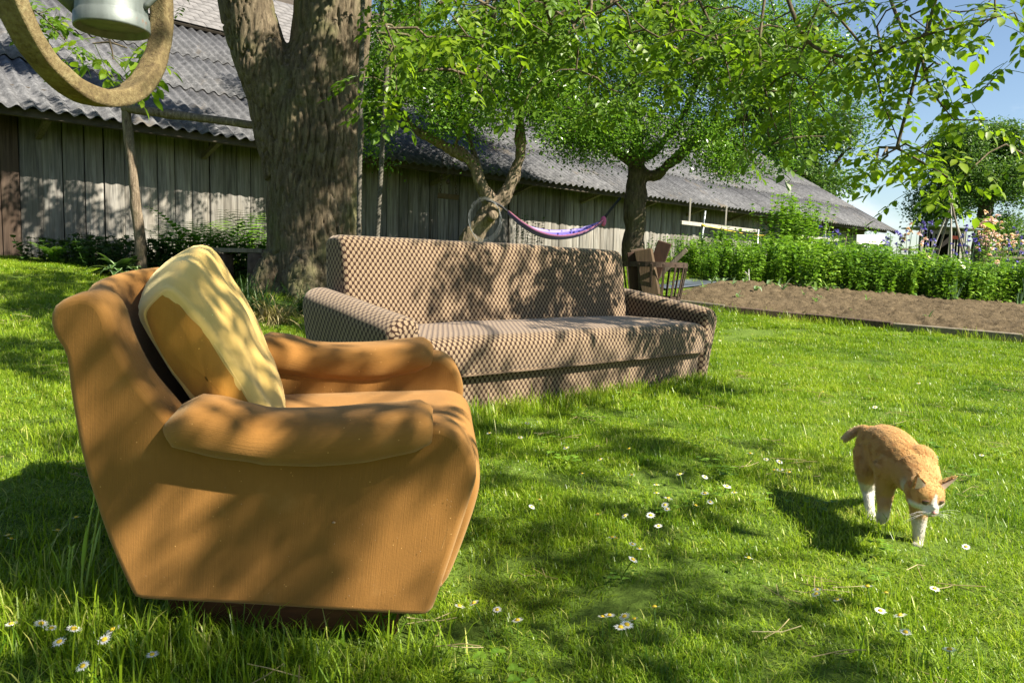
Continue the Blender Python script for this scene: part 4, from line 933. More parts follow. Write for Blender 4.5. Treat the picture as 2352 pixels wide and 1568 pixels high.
fol = bpy.data.objects.new('crown', None); COL.objects.link(fol); fol.parent = walnut
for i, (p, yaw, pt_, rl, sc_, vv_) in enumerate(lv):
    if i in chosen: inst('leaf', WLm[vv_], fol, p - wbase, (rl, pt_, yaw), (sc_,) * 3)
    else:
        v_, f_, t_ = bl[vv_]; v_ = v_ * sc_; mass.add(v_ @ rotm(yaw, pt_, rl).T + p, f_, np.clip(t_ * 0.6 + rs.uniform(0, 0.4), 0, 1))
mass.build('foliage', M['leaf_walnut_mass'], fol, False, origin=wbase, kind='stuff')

# ------------------------------------------------------------------ fruit trees in front of the barn
def crown_points(ells, nclus, per, spread, seed, gap=0.0, nsc=0.9):
    rs_ = np.random.RandomState(seed); C = []
    vol = np.array([e[1][0] * e[1][1] * e[1][2] for e in ells]); pr_ = vol ** 0.62 / (vol ** 0.62).sum()
    while len(C) < nclus:
        e = ells[rs_.choice(len(ells), p=pr_)]; v = rs_.randn(3); v /= np.linalg.norm(v); r = rs_.rand() ** (1 / 2.2) * (1 + 0.22 * mnoise.noise(Vector(v * 2.3 + seed)))
        p = np.array(e[0]) + v * r * np.array(e[1])
        if mnoise.noise(Vector(p * nsc + np.array([seed, 0, 0]))) < gap - 0.12: continue
        C.append(p)
    C = np.array(C); L_ = C[rs_.randint(0, nclus, nclus * per)] + rs_.randn(nclus * per, 3) * spread * np.array([1, 1, 0.75])
    return C, L_
def make_tree(name, label, base, limbs, ells, nclus, per, spread, lsize, lmat, bmat, seed, rmin=0.006, gap=0.0, vox=0.03, group=None, nsc=0.9, aspect=0.55, pw=0.46):
    tr = thing(name, label, 'tree', base, group=group); b = MB(); nds = []; prs = []
    for li, lm in enumerate(limbs):
        P = np.array([list(p) + [r] for p, r in lm]); k = crom(P, 26); V, F, _ = tube(k[:, :3], k[:, 3], 14); b.add(V, F)
        for q in k[::2, :3]: nds.append(q); prs.append(len(nds) - 2 if len(nds) > 1 else -1)
    Vw, Nw, Fw = remesh(np.concatenate(b.V), [np.concatenate(b.F4), np.concatenate(b.F3)], vox, 3, 0.5)
    hh = np.array([0.05 * min(abs(mnoise.noise(Vector((p[0] * 14, p[1] * 14, p[2] * 4)))), 0.4) + 0.04 * mnoise.noise(Vector(p * 4)) for p in Vw])
    mk('trunk', Vw + Nw * (hh - 0.01)[:, None], Fw, bmat, tr, True, origin=base)
    C, Lp = crown_points(ells, nclus, per, spread, seed, gap, nsc)
    sub = C[np.random.RandomState(seed).permutation(len(C))[:min(len(C), 170)]]
    Pn_, pr_, en = grow(nds, prs, sub, 0.4, 0.02); V, F, _ = branch_mesh(Pn_, pr_, en, rmin, pw, 0.09, len(nds), 5)
    mk('branches', V, F, bmat, tr, True, origin=base, kind='stuff')
    V, F, t_ = leaf_cloud(Lp, lsize, 0.5, seed, aspect); cr = mk('crown', V, F, lmat, tr, False, attr={'tint': t_}, origin=base, kind='stuff')
    return tr
b1 = onG(1060, 575); b1 = pix(1050, 640, 12.4); b1[2] = float(G(b1[0], b1[1]))
T1 = make_tree('fruit_tree', 'leaning forked fruit tree with a cut branch stub holding the hammock strap', b1,
    [[(b1 - np.array([0.1, 0, 0.1]), 0.20), (pix(1075, 560, 12.4), 0.17), (pix(1105, 515, 12.4), 0.165), (pix(1132, 472, 12.4), 0.15), (pix(1140, 458, 12.4), 0.12)],
     [(pix(1132, 475, 12.4), 0.13), (pix(1108, 430, 12.4), 0.11), (pix(1080, 370, 12.4), 0.10), (pix(1020, 335, 12.3), 0.085), (pix(960, 300, 12.2), 0.06), (pix(900, 240, 12.2), 0.04)],
     [(pix(1138, 470, 12.4), 0.12), (pix(1165, 440, 12.4), 0.10), (pix(1192, 370, 12.4), 0.085), (pix(1196, 300, 12.3), 0.075), (pix(1185, 220, 12.2), 0.06), (pix(1150, 100, 12.1), 0.04)],
     [(pix(1110, 435, 12.4), 0.07), (pix(1090, 360, 12.6), 0.06), (pix(1060, 250, 12.8), 0.05), (pix(1040, 120, 13), 0.03)]],
    [(pix(1060, 120, 12.2), (1.75, 1.3, 1.35)), (pix(900, 210, 12.0), (0.75, 0.9, 0.75)), (pix(1230, 210, 12.4), (0.85, 0.9, 0.75)), (pix(930, 30, 12.6), (1.0, 1.0, 1.0)), (pix(900, 300, 12.0), (0.6, 0.7, 0.5)), (pix(1040, 290, 12.0), (0.7, 0.7, 0.5)), (pix(1260, 300, 12.3), (0.5, 0.6, 0.45)), (pix(1240, 40, 12.4), (1.2, 1.0, 1.0)), (pix(1050, -170, 12.6), (1.8, 1.4, 1.3)), (pix(1200, -330, 12.8), (1.5, 1.3, 1.1))],
    3300, 34, 0.16, 0.058, M['leaf_fruit'], M['bark_fruit'], 3, 0.005, 0.0)
V, F, _ = tube([pix(1127, 498, 12.30), pix(1130, 496, 12.20), pix(1134, 494, 12.12)], [0.085, 0.08, 0.075], 14); mk('cut_stub', V, F, M['bark_fruit'], T1, True, origin=b1)
b2 = pix(1456, 640, 13.4); b2[2] = float(G(b2[0], b2[1]))
T2 = make_tree('fruit_tree', 'upright dark barked fruit tree beside the hammock with spreading right limb', b2,
    [[(b2 - np.array([0, 0, 0.1]), 0.25), (pix(1456, 575, 13.4), 0.20), (pix(1458, 480, 13.4), 0.185), (pix(1462, 420, 13.4), 0.18), (pix(1462, 350, 13.4), 0.13), (pix(1460, 250, 13.3), 0.09), (pix(1450, 120, 13.2), 0.05)],
     [(pix(1470, 400, 13.4), 0.12), (pix(1505, 402, 13.4), 0.105), (pix(1545, 370, 13.3), 0.10), (pix(1620, 310, 13.2), 0.085), (pix(1720, 270, 13.1), 0.06), (pix(1800, 230, 13), 0.03)],
     [(pix(1455, 380, 13.4), 0.08), (pix(1410, 345, 13.3), 0.065), (pix(1350, 310, 13.2), 0.05), (pix(1300, 250, 13.1), 0.03)],
     [(pix(1465, 370, 13.4), 0.08), (pix(1520, 330, 13.5), 0.07), (pix(1580, 240, 13.6), 0.05), (pix(1620, 120, 13.6), 0.03)]],
    [(pix(1480, 130, 13.2), (1.9, 1.4, 1.55)), (pix(1700, 200, 13.0), (1.25, 1.1, 1.25)), (pix(1330, 240, 13.0), (0.85, 0.9, 0.7)), (pix(1640, 330, 13.0), (0.8, 0.8, 0.45)), (pix(1830, 130, 13.2), (0.9, 0.9, 1.1)), (pix(1390, 310, 13.0), (0.8, 0.8, 0.5)), (pix(1560, 320, 12.9), (0.8, 0.8, 0.5)), (pix(1660, 370, 13.0), (0.65, 0.7, 0.3)), (pix(1620, 40, 13.2), (1.5, 1.2, 1.0)), (pix(1760, 330, 13.0), (0.6, 0.7, 0.5)), (pix(1480, -170, 13.4), (2.0, 1.5, 1.4)), (pix(1620, -360, 13.6), (1.8, 1.4, 1.2)), (pix(1340, -340, 13.4), (1.5, 1.3, 1.1)), (pix(1290, 320, 12.9), (0.6, 0.6, 0.35))],
    4400, 34, 0.16, 0.058, M['leaf_fruit'], M['bark_dark'], 5, 0.005, 0.0)
b3 = pix(1890, 640, 41); b3[2] = float(G(b3[0], b3[1]))
make_tree('broadleaf_tree', 'tall mid green tree rising behind the end of the barn roof', b3,
    [[(b3, 0.4), (pix(1885, 480, 41), 0.32), (pix(1870, 350, 41), 0.22), (pix(1860, 200, 41), 0.12)], [(pix(1880, 430, 41), 0.2), (pix(1930, 360, 41), 0.12), (pix(1960, 330, 41), 0.06)]],
    [(pix(1860, 260, 41), (3.3, 3, 4.0)), (pix(1850, 420, 40.5), (2.4, 2.4, 1.7)), (pix(1930, 370, 41), (1.7, 1.6, 1.7)), (pix(1790, 330, 41), (2, 2, 2))],
    900, 24, 0.38, 0.21, M['leaf_far'], M['bark_dark'], 9, 0.015, 0.08, 0.12, nsc=0.4)
b4 = pix(2250, 640, 36); b4[2] = float(G(b4[0], b4[1]))
make_tree('broadleaf_tree', 'big dark round crowned tree standing behind the garden shed', b4,
    [[(b4, 0.45), (pix(2255, 540, 36), 0.36), (pix(2270, 450, 36), 0.28), (pix(2290, 360, 36), 0.15)], [(pix(2268, 470, 36), 0.2), (pix(2310, 420, 36), 0.14), (pix(2345, 380, 36), 0.07)], [(pix(2262, 480, 36), 0.2), (pix(2210, 420, 36), 0.13), (pix(2170, 370, 36), 0.06)]],
    [(pix(2240, 380, 36), (2.2, 2.2, 1.9)), (pix(2160, 470, 36), (1.4, 1.5, 1.1)), (pix(2330, 400, 36), (1.5, 1.6, 1.4)), (pix(2330, 520, 35.5), (1.4, 1.5, 0.8)), (pix(2290, 320, 36), (1.3, 1.3, 0.7)), (pix(2200, 330, 36), (1.0, 1.2, 0.9))],
    2300, 26, 0.24, 0.14, M['leaf_far'], M['bark_dark'], 12, 0.012, -0.05, 0.1, nsc=0.5)
b5 = pix(2370, 640, 48); b5[2] = float(G(b5[0], b5[1]))
make_tree('broadleaf_tree', 'low rounded tree beyond the garden past the pink flowers', b5,
    [[(b5, 0.3), (pix(2365, 590, 48), 0.2), (pix(2365, 560, 48), 0.1)]], [(pix(2370, 575, 48), (2.6, 2.2, 1.7))], 300, 24, 0.35, 0.22, M['leaf_far'], M['bark_dark'], 15, 0.02, 0.0, 0.12, nsc=0.4)

# ------------------------------------------------------------------ hanging hoop and watering can
def mossy_wood():
    m, t, p, o = nmat('mossy_hoop_wood'); g = N_(t, 'NewGeometry'); n1 = noise(t, g.outputs['Position'], 90, 5, 0.7); n2 = noise(t, g.outputs['Position'], 14, 4, 0.6)
    r = ramp(t, [(0.3, (0.045, 0.028, 0.016)), (0.5, (0.135, 0.100, 0.045)), (0.7, (0.24, 0.20, 0.10))], mixc(t, 0.5, n1, n2))
    t.links.new(r.outputs[0], p.inputs['Base Color']); p.inputs['Roughness'].default_value = 0.9; p.inputs['Specular IOR Level'].default_value = 0.2; bump(t, p, n1, 0.8, 0.006); return m
M['hoop'] = mossy_wood()
hC = np.array([-1.0412, 1.9072, 1.524]); hn = np.array([0.98899656, -0.14616835, -0.02281701]); e1 = np.cross(hn, [0, 0, 1.0]); e1 /= np.linalg.norm(e1); e2 = np.cross(e1, hn)
hoop = thing('wooden_hoop', 'mossy bent wooden hoop hanging from the tree round a watering can', 'hoop', hC)
rings = []; HN = 72
sec = crom([(0.0, -0.028), (0.0, 0.024), (-0.003, 0.028), (-0.036, 0.028), (-0.039, 0.024), (-0.039, -0.024), (-0.036, -0.028), (-0.003, -0.028)], 24, True)
for a_ in np.linspace(0, 2 * math.pi, HN, endpoint=False):
    er = math.cos(a_) * e1 + math.sin(a_) * e2; wv = 1 + 0.06 * math.sin(3 * a_ + 1); rings.append(hC + er * 0.30 + sec[:, :1] * wv * er + sec[:, 1:] * hn * wv)
Rg = np.array(rings); n_ = Rg.shape[1]; k = np.arange(n_); Fh = []
for i in range(HN): j = (i + 1) % HN; Fh.append(np.stack([i * n_ + k, i * n_ + (k + 1) % n_, j * n_ + (k + 1) % n_, j * n_ + k], 1))
mk('rim', wob(Rg.reshape(-1, 3), 0.003, 22), np.concatenate(Fh), M['hoop'], hoop, True, origin=hC)
V, F, _ = tube([hC + e2 * 0.29, hC + e2 * 0.8, np.array([hC[0], hC[1], 4.0])], 0.007, 7); mk('hanging_rope', V, F, M['rope'], hoop, True, origin=hC)
def zincmat():
    m, t, p, o = nmat('weathered_zinc'); v = coords(t, (1, 1, 1)); n1 = noise(t, v, 18, 6, 0.65); mp_ = N_(t, 'Mapping'); mp_.inputs['Scale'].default_value = (40, 40, 4); c = N_(t, 'TexCoord'); t.links.new(c.outputs['Object'], mp_.inputs[0]); n2 = noise(t, mp_.outputs[0], 1, 5, 0.6)
    r = ramp(t, [(0.3, (0.07, 0.08, 0.072)), (0.6, (0.14, 0.158, 0.145)), (0.8, (0.22, 0.235, 0.22))], mixc(t, 0.5, n1, n2)); ru = ramp(t, [(0.66, (0, 0, 0)), (0.74, (1, 1, 1))], n1)
    t.links.new(mixc(t, math_(t, 'MULTIPLY', ru.outputs[0], 0.7), r.outputs[0], (0.20, 0.09, 0.04)), p.inputs['Base Color']); p.inputs['Metallic'].default_value = 0.35; p.inputs['Roughness'].default_value = 0.55; bump(t, p, n1, 0.2, 0.003); return m
M['zinc'] = zincmat()
can_c = pix(258, 66, 1.93)
can = thing('watering_can', 'galvanised metal watering can with rust spots hanging inside the hoop', 'watering can', can_c)
def lathe(prof, n=36):
    a_ = np.linspace(0, 2 * np.pi, n, endpoint=False); R3 = [[(r * math.cos(t), r * math.sin(t), z) for t in a_] for r, z in prof]; return loft(R3, cap=False)
V, F, uv = lathe([(0.001, 0.010), (0.070, 0.010), (0.078, 0.009), (0.081, -0.004), (0.0855, -0.005), (0.0860, 0.000), (0.0850, 0.026), (0.0825, 0.029), (0.0815, 0.034), (0.080, 0.12), (0.078, 0.20), (0.079, 0.204), (0.076, 0.205), (0.074, 0.20), (0.070, 0.02)])
mk('body', V, F, M['zinc'], can, True, uv)
V, F, _ = tube([(-0.070, -0.01, 0.055), (-0.13, -0.02, 0.10), (-0.20, -0.03, 0.17), (-0.27, -0.04, 0.245)], [0.034, 0.027, 0.020, 0.017], 18); mk('spout', V, F, M['zinc'], can, True)
V, F, _ = tube([(-0.262, -0.039, 0.238), (-0.285, -0.042, 0.262), (-0.292, -0.043, 0.270)], [0.018, 0.04, 0.041], 18); mk('rose', V, F, M['zinc'], can, True)
V, F, _ = tube(crom([(0.079, 0, 0.05), (0.13, 0.01, 0.12), (0.12, 0.01, 0.22), (0.03, 0, 0.27), (-0.05, 0, 0.22), (-0.07, 0, 0.20)], 30), 0.008, 8); mk('handle', V, F, M['zinc'], can, True)
V, F, _ = tube([(0.02, 0, 0.268), (0.0, 0, 0.9), (0.05, 0, 4.0 - can_c[2])], 0.005, 6); mk('hanging_cord', V, F, M['rope'], can, True)

# ------------------------------------------------------------------ pole frame against the trunk
pf0 = pix(327, 640, 8.4); pf0[2] = float(G(pf0[0], pf0[1]))
pole = thing('pole_frame', 'crooked pole and crossbar rack leaning out from the walnut trunk', 'rack', pf0)
P = crom([pf0 - np.array([0, 0, 0.1]), pix(322, 560, 8.35), pix(312, 470, 8.3), pix(303, 370, 8.3), pix(294, 300, 8.3), pix(289, 250, 8.3)], 24); V, F, _ = tube(P, np.linspace(0.062, 0.048, 24), 10); mk('post', wob(V, 0.012, 6), F, M['bark_fruit'], pole, True, origin=pf0)
P = crom([pix(281, 248, 8.28), pix(380, 262, 8.3), pix(480, 274, 8.2), pix(615, 292, 8.0)], 24); V, F, _ = tube(P, np.linspace(0.048, 0.04, 24), 10); mk('crossbar', wob(V, 0.010, 6), F, M['bark_fruit'], pole, True, origin=pf0)
# low plank seat between post and trunk
sb = pix(555, 576, 8.3); sbg = np.array([sb[0], sb[1], float(G(sb[0], sb[1]))])
bench = thing('plank_bench', 'rough plank on log blocks beside the walnut trunk', 'bench', sbg)
V, F = bar(pix(490, 574, 8.5), pix(620, 577, 8.2), 0.26, 0.045); mk('seat_plank', V, F, M['timber'], bench, False, origin=sbg)
for x_, Y_ in ((505, 8.45), (600, 8.2)):
    q = pix(x_, 578, Y_); g_ = float(G(q[0], q[1])); V, F, _ = tube([(q[0], q[1], g_ - 0.05), (q[0], q[1], q[2] - 0.02)], [0.15, 0.14], 14); mk('log_block', wob(V, 0.01, 8), F, M['log_bark'], bench, True, origin=sbg)

# ------------------------------------------------------------------ rope swing beside the trunk
def twisted(P, r, strands=3, pitch=0.09):
    P = crom(P, 140); T = np.gradient(P, axis=0); T /= np.linalg.norm(T, axis=1)[:, None]; x = np.cross(T, [0, 1.0, 0]); x /= np.linalg.norm(x, axis=1)[:, None]; y = np.cross(T, x)
    arc = np.concatenate([[0], np.cumsum(np.linalg.norm(np.diff(P, axis=0), axis=1))]); b = MB()
    for k in range(strands):
        an = arc / pitch * 2 * np.pi + k * 2 * np.pi / strands; Q = P + r * 0.5 * (np.cos(an)[:, None] * x + np.sin(an)[:, None] * y); b.add(*tube(Q, r * 0.58, 5)[:2])
    return b
sw0 = pix(848, 590, 6.4); swing = thing('rope_swing', 'tree swing on two thick twisted ropes hanging behind the sofa', 'swing', sw0)
twisted([pix(905, -130, 6.3), pix(896, 20, 6.3), pix(882, 270, 6.35), pix(864, 590, 6.4)], 0.021).build('rope', M['rope'], swing, True, origin=sw0)
twisted([pix(836, -130, 6.6), pix(833, 20, 6.6), pix(827, 330, 6.6), pix(823, 590, 6.55)], 0.021).build('rope', M['rope'], swing, True, origin=sw0)
V, F = bar(pix(806, 596, 6.6), pix(880, 596, 6.35), 0.2, 0.03); mk('seat_board', V, F, M['timber'], swing, False, origin=sw0)

# ------------------------------------------------------------------ hammock
m, t, p, o = nmat('striped_hammock_cloth'); c = N_(t, 'TexCoord'); s = N_(t, 'SeparateXYZ'); t.links.new(c.outputs['UV'], s.inputs[0])
r = ramp(t, [(0.0, (0.10, 0.07, 0.32)), (0.06, (0.25, 0.21, 0.42)), (0.13, (0.06, 0.04, 0.28)), (0.36, (0.075, 0.06, 0.36)), (0.40, (0.40, 0.34, 0.55)), (0.44, (0.06, 0.045, 0.32)), (0.62, (0.075, 0.07, 0.38)), (0.66, (0.45, 0.38, 0.58)), (0.70, (0.075, 0.05, 0.32)), (0.90, (0.10, 0.06, 0.30)), (1.0, (0.20, 0.05, 0.06))], s.outputs[1])
t.links.new(r.outputs[0], p.inputs['Base Color']); p.inputs['Roughness'].default_value = 0.8; p.inputs['Sheen Weight'].default_value = 0.2; M['hammock'] = m
hP = crom([pix(1166, 487, 12.3), pix(1195, 512, 12.35), pix(1235, 534, 12.5), pix(1280, 542, 12.65), pix(1330, 535, 12.85), pix(1365, 520, 12.95), pix(1385, 508, 13.05)], 40)
hm = thing('hammock', 'purple striped hammock slung between two fruit trees in front of the barn', 'hammock', hP[20])
rings = []; ax = hP[-1] - hP[0]; ax[2] = 0; ax /= np.linalg.norm(ax); sd = np.array([-ax[1], ax[0], 0])
for i, q in enumerate(hP):
    s_ = i / 39; w_ = 0.03 + 0.13 * math.sin(math.pi * s_) ** 0.7; dp = 0.035 + 0.075 * math.sin(math.pi * s_) ** 0.8; row = []
    for v_ in np.linspace(-1, 1, 23):
        f_ = 0.012 * math.sin(v_ * 17) * (0.4 + 0.6 * abs(math.cos(math.pi * s_)))
        row.append(q + sd * (v_ * w_ * 0.8) + np.array([0, 0, dp * (v_ * v_ - 0.5) + f_ + (0.05 * v_ * math.sin(math.pi * s_))]))
    rings.append(row)
Rg = np.array(rings); V, F, uv = loft(Rg, cap=False, closed=False); uv = np.stack([np.repeat(np.linspace(0, 1, 40), 23), np.tile(np.linspace(1, 0, 23), 40)], 1)
hc_ = mk('cloth', V, F, M['hammock'], hm, True, uv, origin=hP[20]); sm = hc_.modifiers.new('t', 'SOLIDIFY'); sm.thickness = 0.006
V, F = ellipsoid(pix(1386, 508, 13.05), (0.05, 0.05, 0.09)); mk('gathered_end', V, F, plain('pink_cloth', (0.55, 0.12, 0.28), 0.8), hm, True, origin=hP[20])
V, F, _ = tube([pix(1385, 506, 13.05), pix(1400, 485, 13.15), pix(1425, 455, 13.3)], 0.022, 6); mk('strap', V, F, M['black_strap'], hm, True, origin=hP[20])
V, F, _ = tube([pix(1166, 487, 12.3), pix(1152, 474, 12.25), pix(1135, 464, 12.2)], 0.018, 6); mk('strap', V, F, M['black_strap'], hm, True, origin=hP[20])
P = [pix(1118, 461, 12.2), pix(1130, 464, 12.17), pix(1145, 470, 12.2), pix(1152, 476, 12.28)]; V, F, _ = tube(crom(P, 12), 0.02, 6); mk('tree_loop', V, F, M['black_strap'], hm, True, origin=hP[20])
# coil of wire hanging on the trunk
wc = pix(1112, 500, 12.1); b = MB()
for k in range(4):
    a_ = np.linspace(0, 2 * np.pi, 40); P = wc + np.stack([0.25 * np.cos(a_) + 0.01 * k, 0.06 * np.sin(a_ + k), 0.33 * np.sin(a_) - 0.02 * k], 1); b.add(*tube(P, 0.0022, 4)[:2])
tag(b.build('wire_coil', M['wire'], None, True, origin=wc), 'loose coil of grey wire hanging on the leaning tree', 'wire').location = [float(v) for v in wc]
# small trapeze on rusty chains
tz0 = pix(1031, 452, 12.7); tz = thing('trapeze', 'small yellowish wooden trapeze bar on rusty chains in front of the barn', 'trapeze', tz0)
V, F = bar(pix(1005, 449, 12.7), pix(1054, 454, 12.75), 0.07, 0.08); mk('bar', V, F, M['split_wood'], tz, False, origin=tz0)
def chain_mesh(p, q, r=0.016, wr=0.004):
    p = np.asarray(p); q = np.asarray(q); n = int(np.linalg.norm(q - p) / 0.045); b = MB(); T = (q - p) / np.linalg.norm(q - p)
    for i in range(n):
        c = p + (q - p) * (i + 0.5) / n; s = np.array([1.0, 0, 0]) if i % 2 else np.array([0, 1.0, 0]); a_ = np.linspace(0, 2 * np.pi, 9); b.add(*tube(c + np.outer(np.cos(a_), T) * 0.030 + np.outer(np.sin(a_), s) * r, wr, 4, False)[:2])
    return b
chain_mesh(pix(1011, 447, 12.7), pix(1018, 345, 12.6)).build('chain', M['iron'], tz, True, origin=tz0)
chain_mesh(pix(1049, 452, 12.75), pix(1038, 345, 12.65)).build('chain', M['iron'], tz, True, origin=tz0)
ch0 = pix(1029, 418, 12.7); hk = thing('hanging_pulley', 'dark iron pulley hanging on a cord beside the trapeze', 'pulley', ch0)
V, F = ellipsoid(ch0, (0.035, 0.03, 0.045)); mk('wheel', V, F, M['iron'], hk, True, origin=ch0); V, F, _ = tube([ch0, pix(1029, 345, 12.65)], 0.005, 5); mk('cord', V, F, M['rope'], hk, True, origin=ch0)

# ------------------------------------------------------------------ fire basket with wood
FY = 6.9; fb0 = pix(1500, 700, FY); fb0[2] = float(G(fb0[0], fb0[1])); fc = np.array([fb0[0], fb0[1], 0])
ztop = pix(1500, 606, FY)[2]; zb = fb0[2] + 0.06
fb = thing('fire_basket', 'rusty iron fire basket full of scrap wood behind the sofa', 'fire basket', fb0)
def ringz(z, r, n=40): a_ = np.linspace(0, 2 * np.pi, n + 1); return np.stack([fc[0] + r * np.cos(a_), fc[1] + r * np.sin(a_), np.full(n + 1, z)], 1)
def band(z, r, h, th):
    a_ = np.linspace(0, 2 * np.pi, 41); R4 = [[(fc[0] + rr * math.cos(t), fc[1] + rr * math.sin(t), zz) for rr, zz in ((r, z), (r + th, z), (r + th, z + h), (r, z + h))] for t in a_]; return loft(R4, cap=False)
V, F, _ = band(ztop - 0.03, 0.285, 0.045, 0.006); mk('top_band', V, F, M['iron'], fb, False, origin=fb0)
V, F, _ = band((ztop + zb) / 2, 0.232, 0.03, 0.005); mk('middle_band', V, F, M['iron'], fb, False, origin=fb0)
for k in range(16):
    a_ = k * 2 * math.pi / 16 + 0.1; e = np.array([math.cos(a_), math.sin(a_), 0]); P = [fc + e * 0.292 + np.array([0, 0, ztop]), fc + e * 0.245 + np.array([0, 0, ztop * 0.55 + zb * 0.45]), fc + e * 0.15 + np.array([0, 0, zb])]
    b = MB(); b.add(*bar(P[0], P[1], 0.022, 0.008, 0.002, e)); b.add(*bar(P[1], P[2], 0.022, 0.008, 0.002, e)); b.build('stave', M['iron'], fb, False, origin=fb0)
V, F, _ = tube([(fc[0], fc[1], zb - 0.01), (fc[0], fc[1], zb)], [0.16, 0.16], 24); mk('floor_plate', V, F, M['iron'], fb, False, origin=fb0)
for k in range(3):
    a_ = k * 2.094 + 0.5; V, F = bar(fc + np.array([0.14 * math.cos(a_), 0.14 * math.sin(a_), zb]), fc + np.array([0.2 * math.cos(a_), 0.2 * math.sin(a_), fb0[2] - 0.02]), 0.02, 0.02); mk('leg', V, F, M['iron'], fb, False, origin=fb0)
def wood(name, label, p, q, sx, sy, mat, up=(0, 0, 1), group=None):
    p = np.asarray(p); q = np.asarray(q); V, F = bar(p, q, sx, sy, 0.006, up); o = mk(name, wob(V, 0.006, 9, p[0] * 9), F, mat, None, False, origin=p); o.location = [float(v) for v in p]; return tag(o, label, 'firewood', group)
wood('plank_offcut', 'tall reddish brown plank standing in the fire basket', pix(1480, 690, 6.8), pix(1528, 556, 6.75), 0.125, 0.035, M['rust_wood'], (0.3, 1, 0))
wood('batten', 'slim grey batten leaning out to the right of the fire basket', pix(1478, 668, 6.95), pix(1577, 573, 6.9), 0.075, 0.045, M['timber'])
wood('split_log', 'thick pale split log with dark bark sitting in the fire basket', pix(1497, 680, 6.7), pix(1478, 574, 6.75), 0.15, 0.12, M['split_wood'], (0.3, 1, 0))
wood('broad_board', 'broad dark board hidden low in the fire basket', pix(1482, 690, 6.85), pix(1470, 605, 6.95), 0.20, 0.05, M['rust_wood'], (0.2, 1, 0))
wood('reddish_log', 'reddish split log against the left side of the fire basket', pix(1460, 690, 6.8), pix(1449, 580, 6.8), 0.09, 0.08, M['rust_wood'])
wood('bark_slab', 'slab of rough bark behind the split log in the fire basket', pix(1480, 680, 6.95), pix(1462, 572, 6.95), 0.05, 0.12, M['log_bark'])

# ------------------------------------------------------------------ rail, stakes and cord by the barn
r0 = pix(1650, 521, 15.5); rail = thing('plant_rail', 'pale horizontal batten hung from the eaves as a plant rail', 'rail', r0)
V, F = bar(pix(1564, 511, 15.3), pix(1737, 531, 17.4), 0.05, 0.075); mk('batten', V, F, M['pale_timber'], rail, False, origin=r0)
for x_, y_, x2, y2, Y_ in ((1583, 512, 1586, 462, 15.5), (1666, 521, 1669, 478, 16.6)):
    V, F = bar(pix(x_, y_, Y_), pix(x2, y2 - 6, Y_ + 0.05), 0.03, 0.02); mk('hanger', V, F, M['pale_timber'], rail, False, origin=r0)
r1 = pix(1850, 545, 21); rail2 = thing('plant_rail', 'pale batten rail in front of the dark far end of the barn', 'rail', r1)
V, F = bar(pix(1795, 540, 19.5), pix(1925, 552, 23), 0.05, 0.09); mk('batten', V, F, M['pale_timber'], rail2, False, origin=r1)
for x_ in (1895,): V, F = bar(pix(x_, 550, 22), pix(x_ + 2, 515, 22), 0.03, 0.03); mk('hanger', V, F, M['pale_timber'], rail2, False, origin=r1)
def stake(x0, y0, x1, y1, Y, label, r=0.016, mat='steel'):
    a_, b_ = pix(x0, y0, Y), pix(x1, y1, Y); d = (b_ - a_) / np.linalg.norm(b_ - a_); g_ = a_.copy(); k = 0
    while g_[2] > float(G(g_[0], g_[1])) - 0.05 and k < 400: g_ = g_ - d * 0.01; k += 1
    o = mk('stake', *tube([g_, b_], r, 8)[:2], M[mat], None, True, origin=g_); o.location = [float(v) for v in g_]; return tag(o, label, 'stake')
stake(1611, 560, 1620, 484, 14.2, 'tall galvanised stake with yellow cord knotted round it')
stake(1739, 570, 1742, 527, 15.5, 'shorter galvanised stake standing in the raspberry row')
stake(1858, 575, 1864, 556, 16.5, 'short pale stake in front of the far plant rail', 0.02)
stake(1940, 575, 1944, 543, 18, 'thin brown stick among the tall herbs by the white bench', 0.012, 'twig')
P = crom([pix(1616, 518, 14.2), pix(1680, 531, 14.8), pix(1740, 540, 15.4), pix(1860, 545, 16.4)], 30); o = mk('cord', *tube(P, 0.007, 5)[:2], M['yellow_cord'], None, True, origin=P[0]); o.location = [float(v) for v in P[0]]; tag(o, 'thin yellow cord strung along the row of stakes', 'cord')
V, F = ellipsoid((0, 0, 0), (0.04, 0.04, 0.03)); kn = mk('cord_knot', V, F, M['yellow_cord'], None, True); kn.location = [float(v) for v in pix(1615, 518, 14.17)]; tag(kn, 'fat knot of yellow cord on the tall galvanised stake', 'cord')

# ------------------------------------------------------------------ garden bed
bedpx = [(1520, 700), (1665, 716), (1850, 737), (2050, 757), (2352, 786), (2560, 806), (2560, 715), (2352, 702), (2000, 676), (1800, 658), (1660, 650), (1560, 672)]
bp = np.array([onG(*q) for q in bedpx]); 
def inside(poly, x, y):
    x = np.asarray(x); y = np.asarray(y); r = np.zeros(x.shape, bool); n = len(poly)
    for i in range(n):
        x1, y1 = poly[i][:2]; x2, y2 = poly[(i + 1) % n][:2]; c = ((y1 > y) != (y2 > y)) & (x < (x2 - x1) * (y - y1) / (y2 - y1 + 1e-12) + x1); r ^= c
    return r
xs = np.arange(bp[:, 0].min(), bp[:, 0].max(), 0.04); ys = np.arange(bp[:, 1].min(), bp[:, 1].max(), 0.04); XX, YY = np.meshgrid(xs, ys); ins_ = inside(bp, XX, YY)
hz_ = np.array([[mnoise.noise(Vector((x_ * 6, y_ * 6, 0))) * 0.035 + mnoise.noise(Vector((x_ * 14, y_ * 14, 3))) * 0.055 + mnoise.noise(Vector((x_ * 1.2, y_ * 1.2, 7))) * 0.03 for x_ in xs] for y_ in ys])
ed_ = np.full(XX.shape, 9.0)
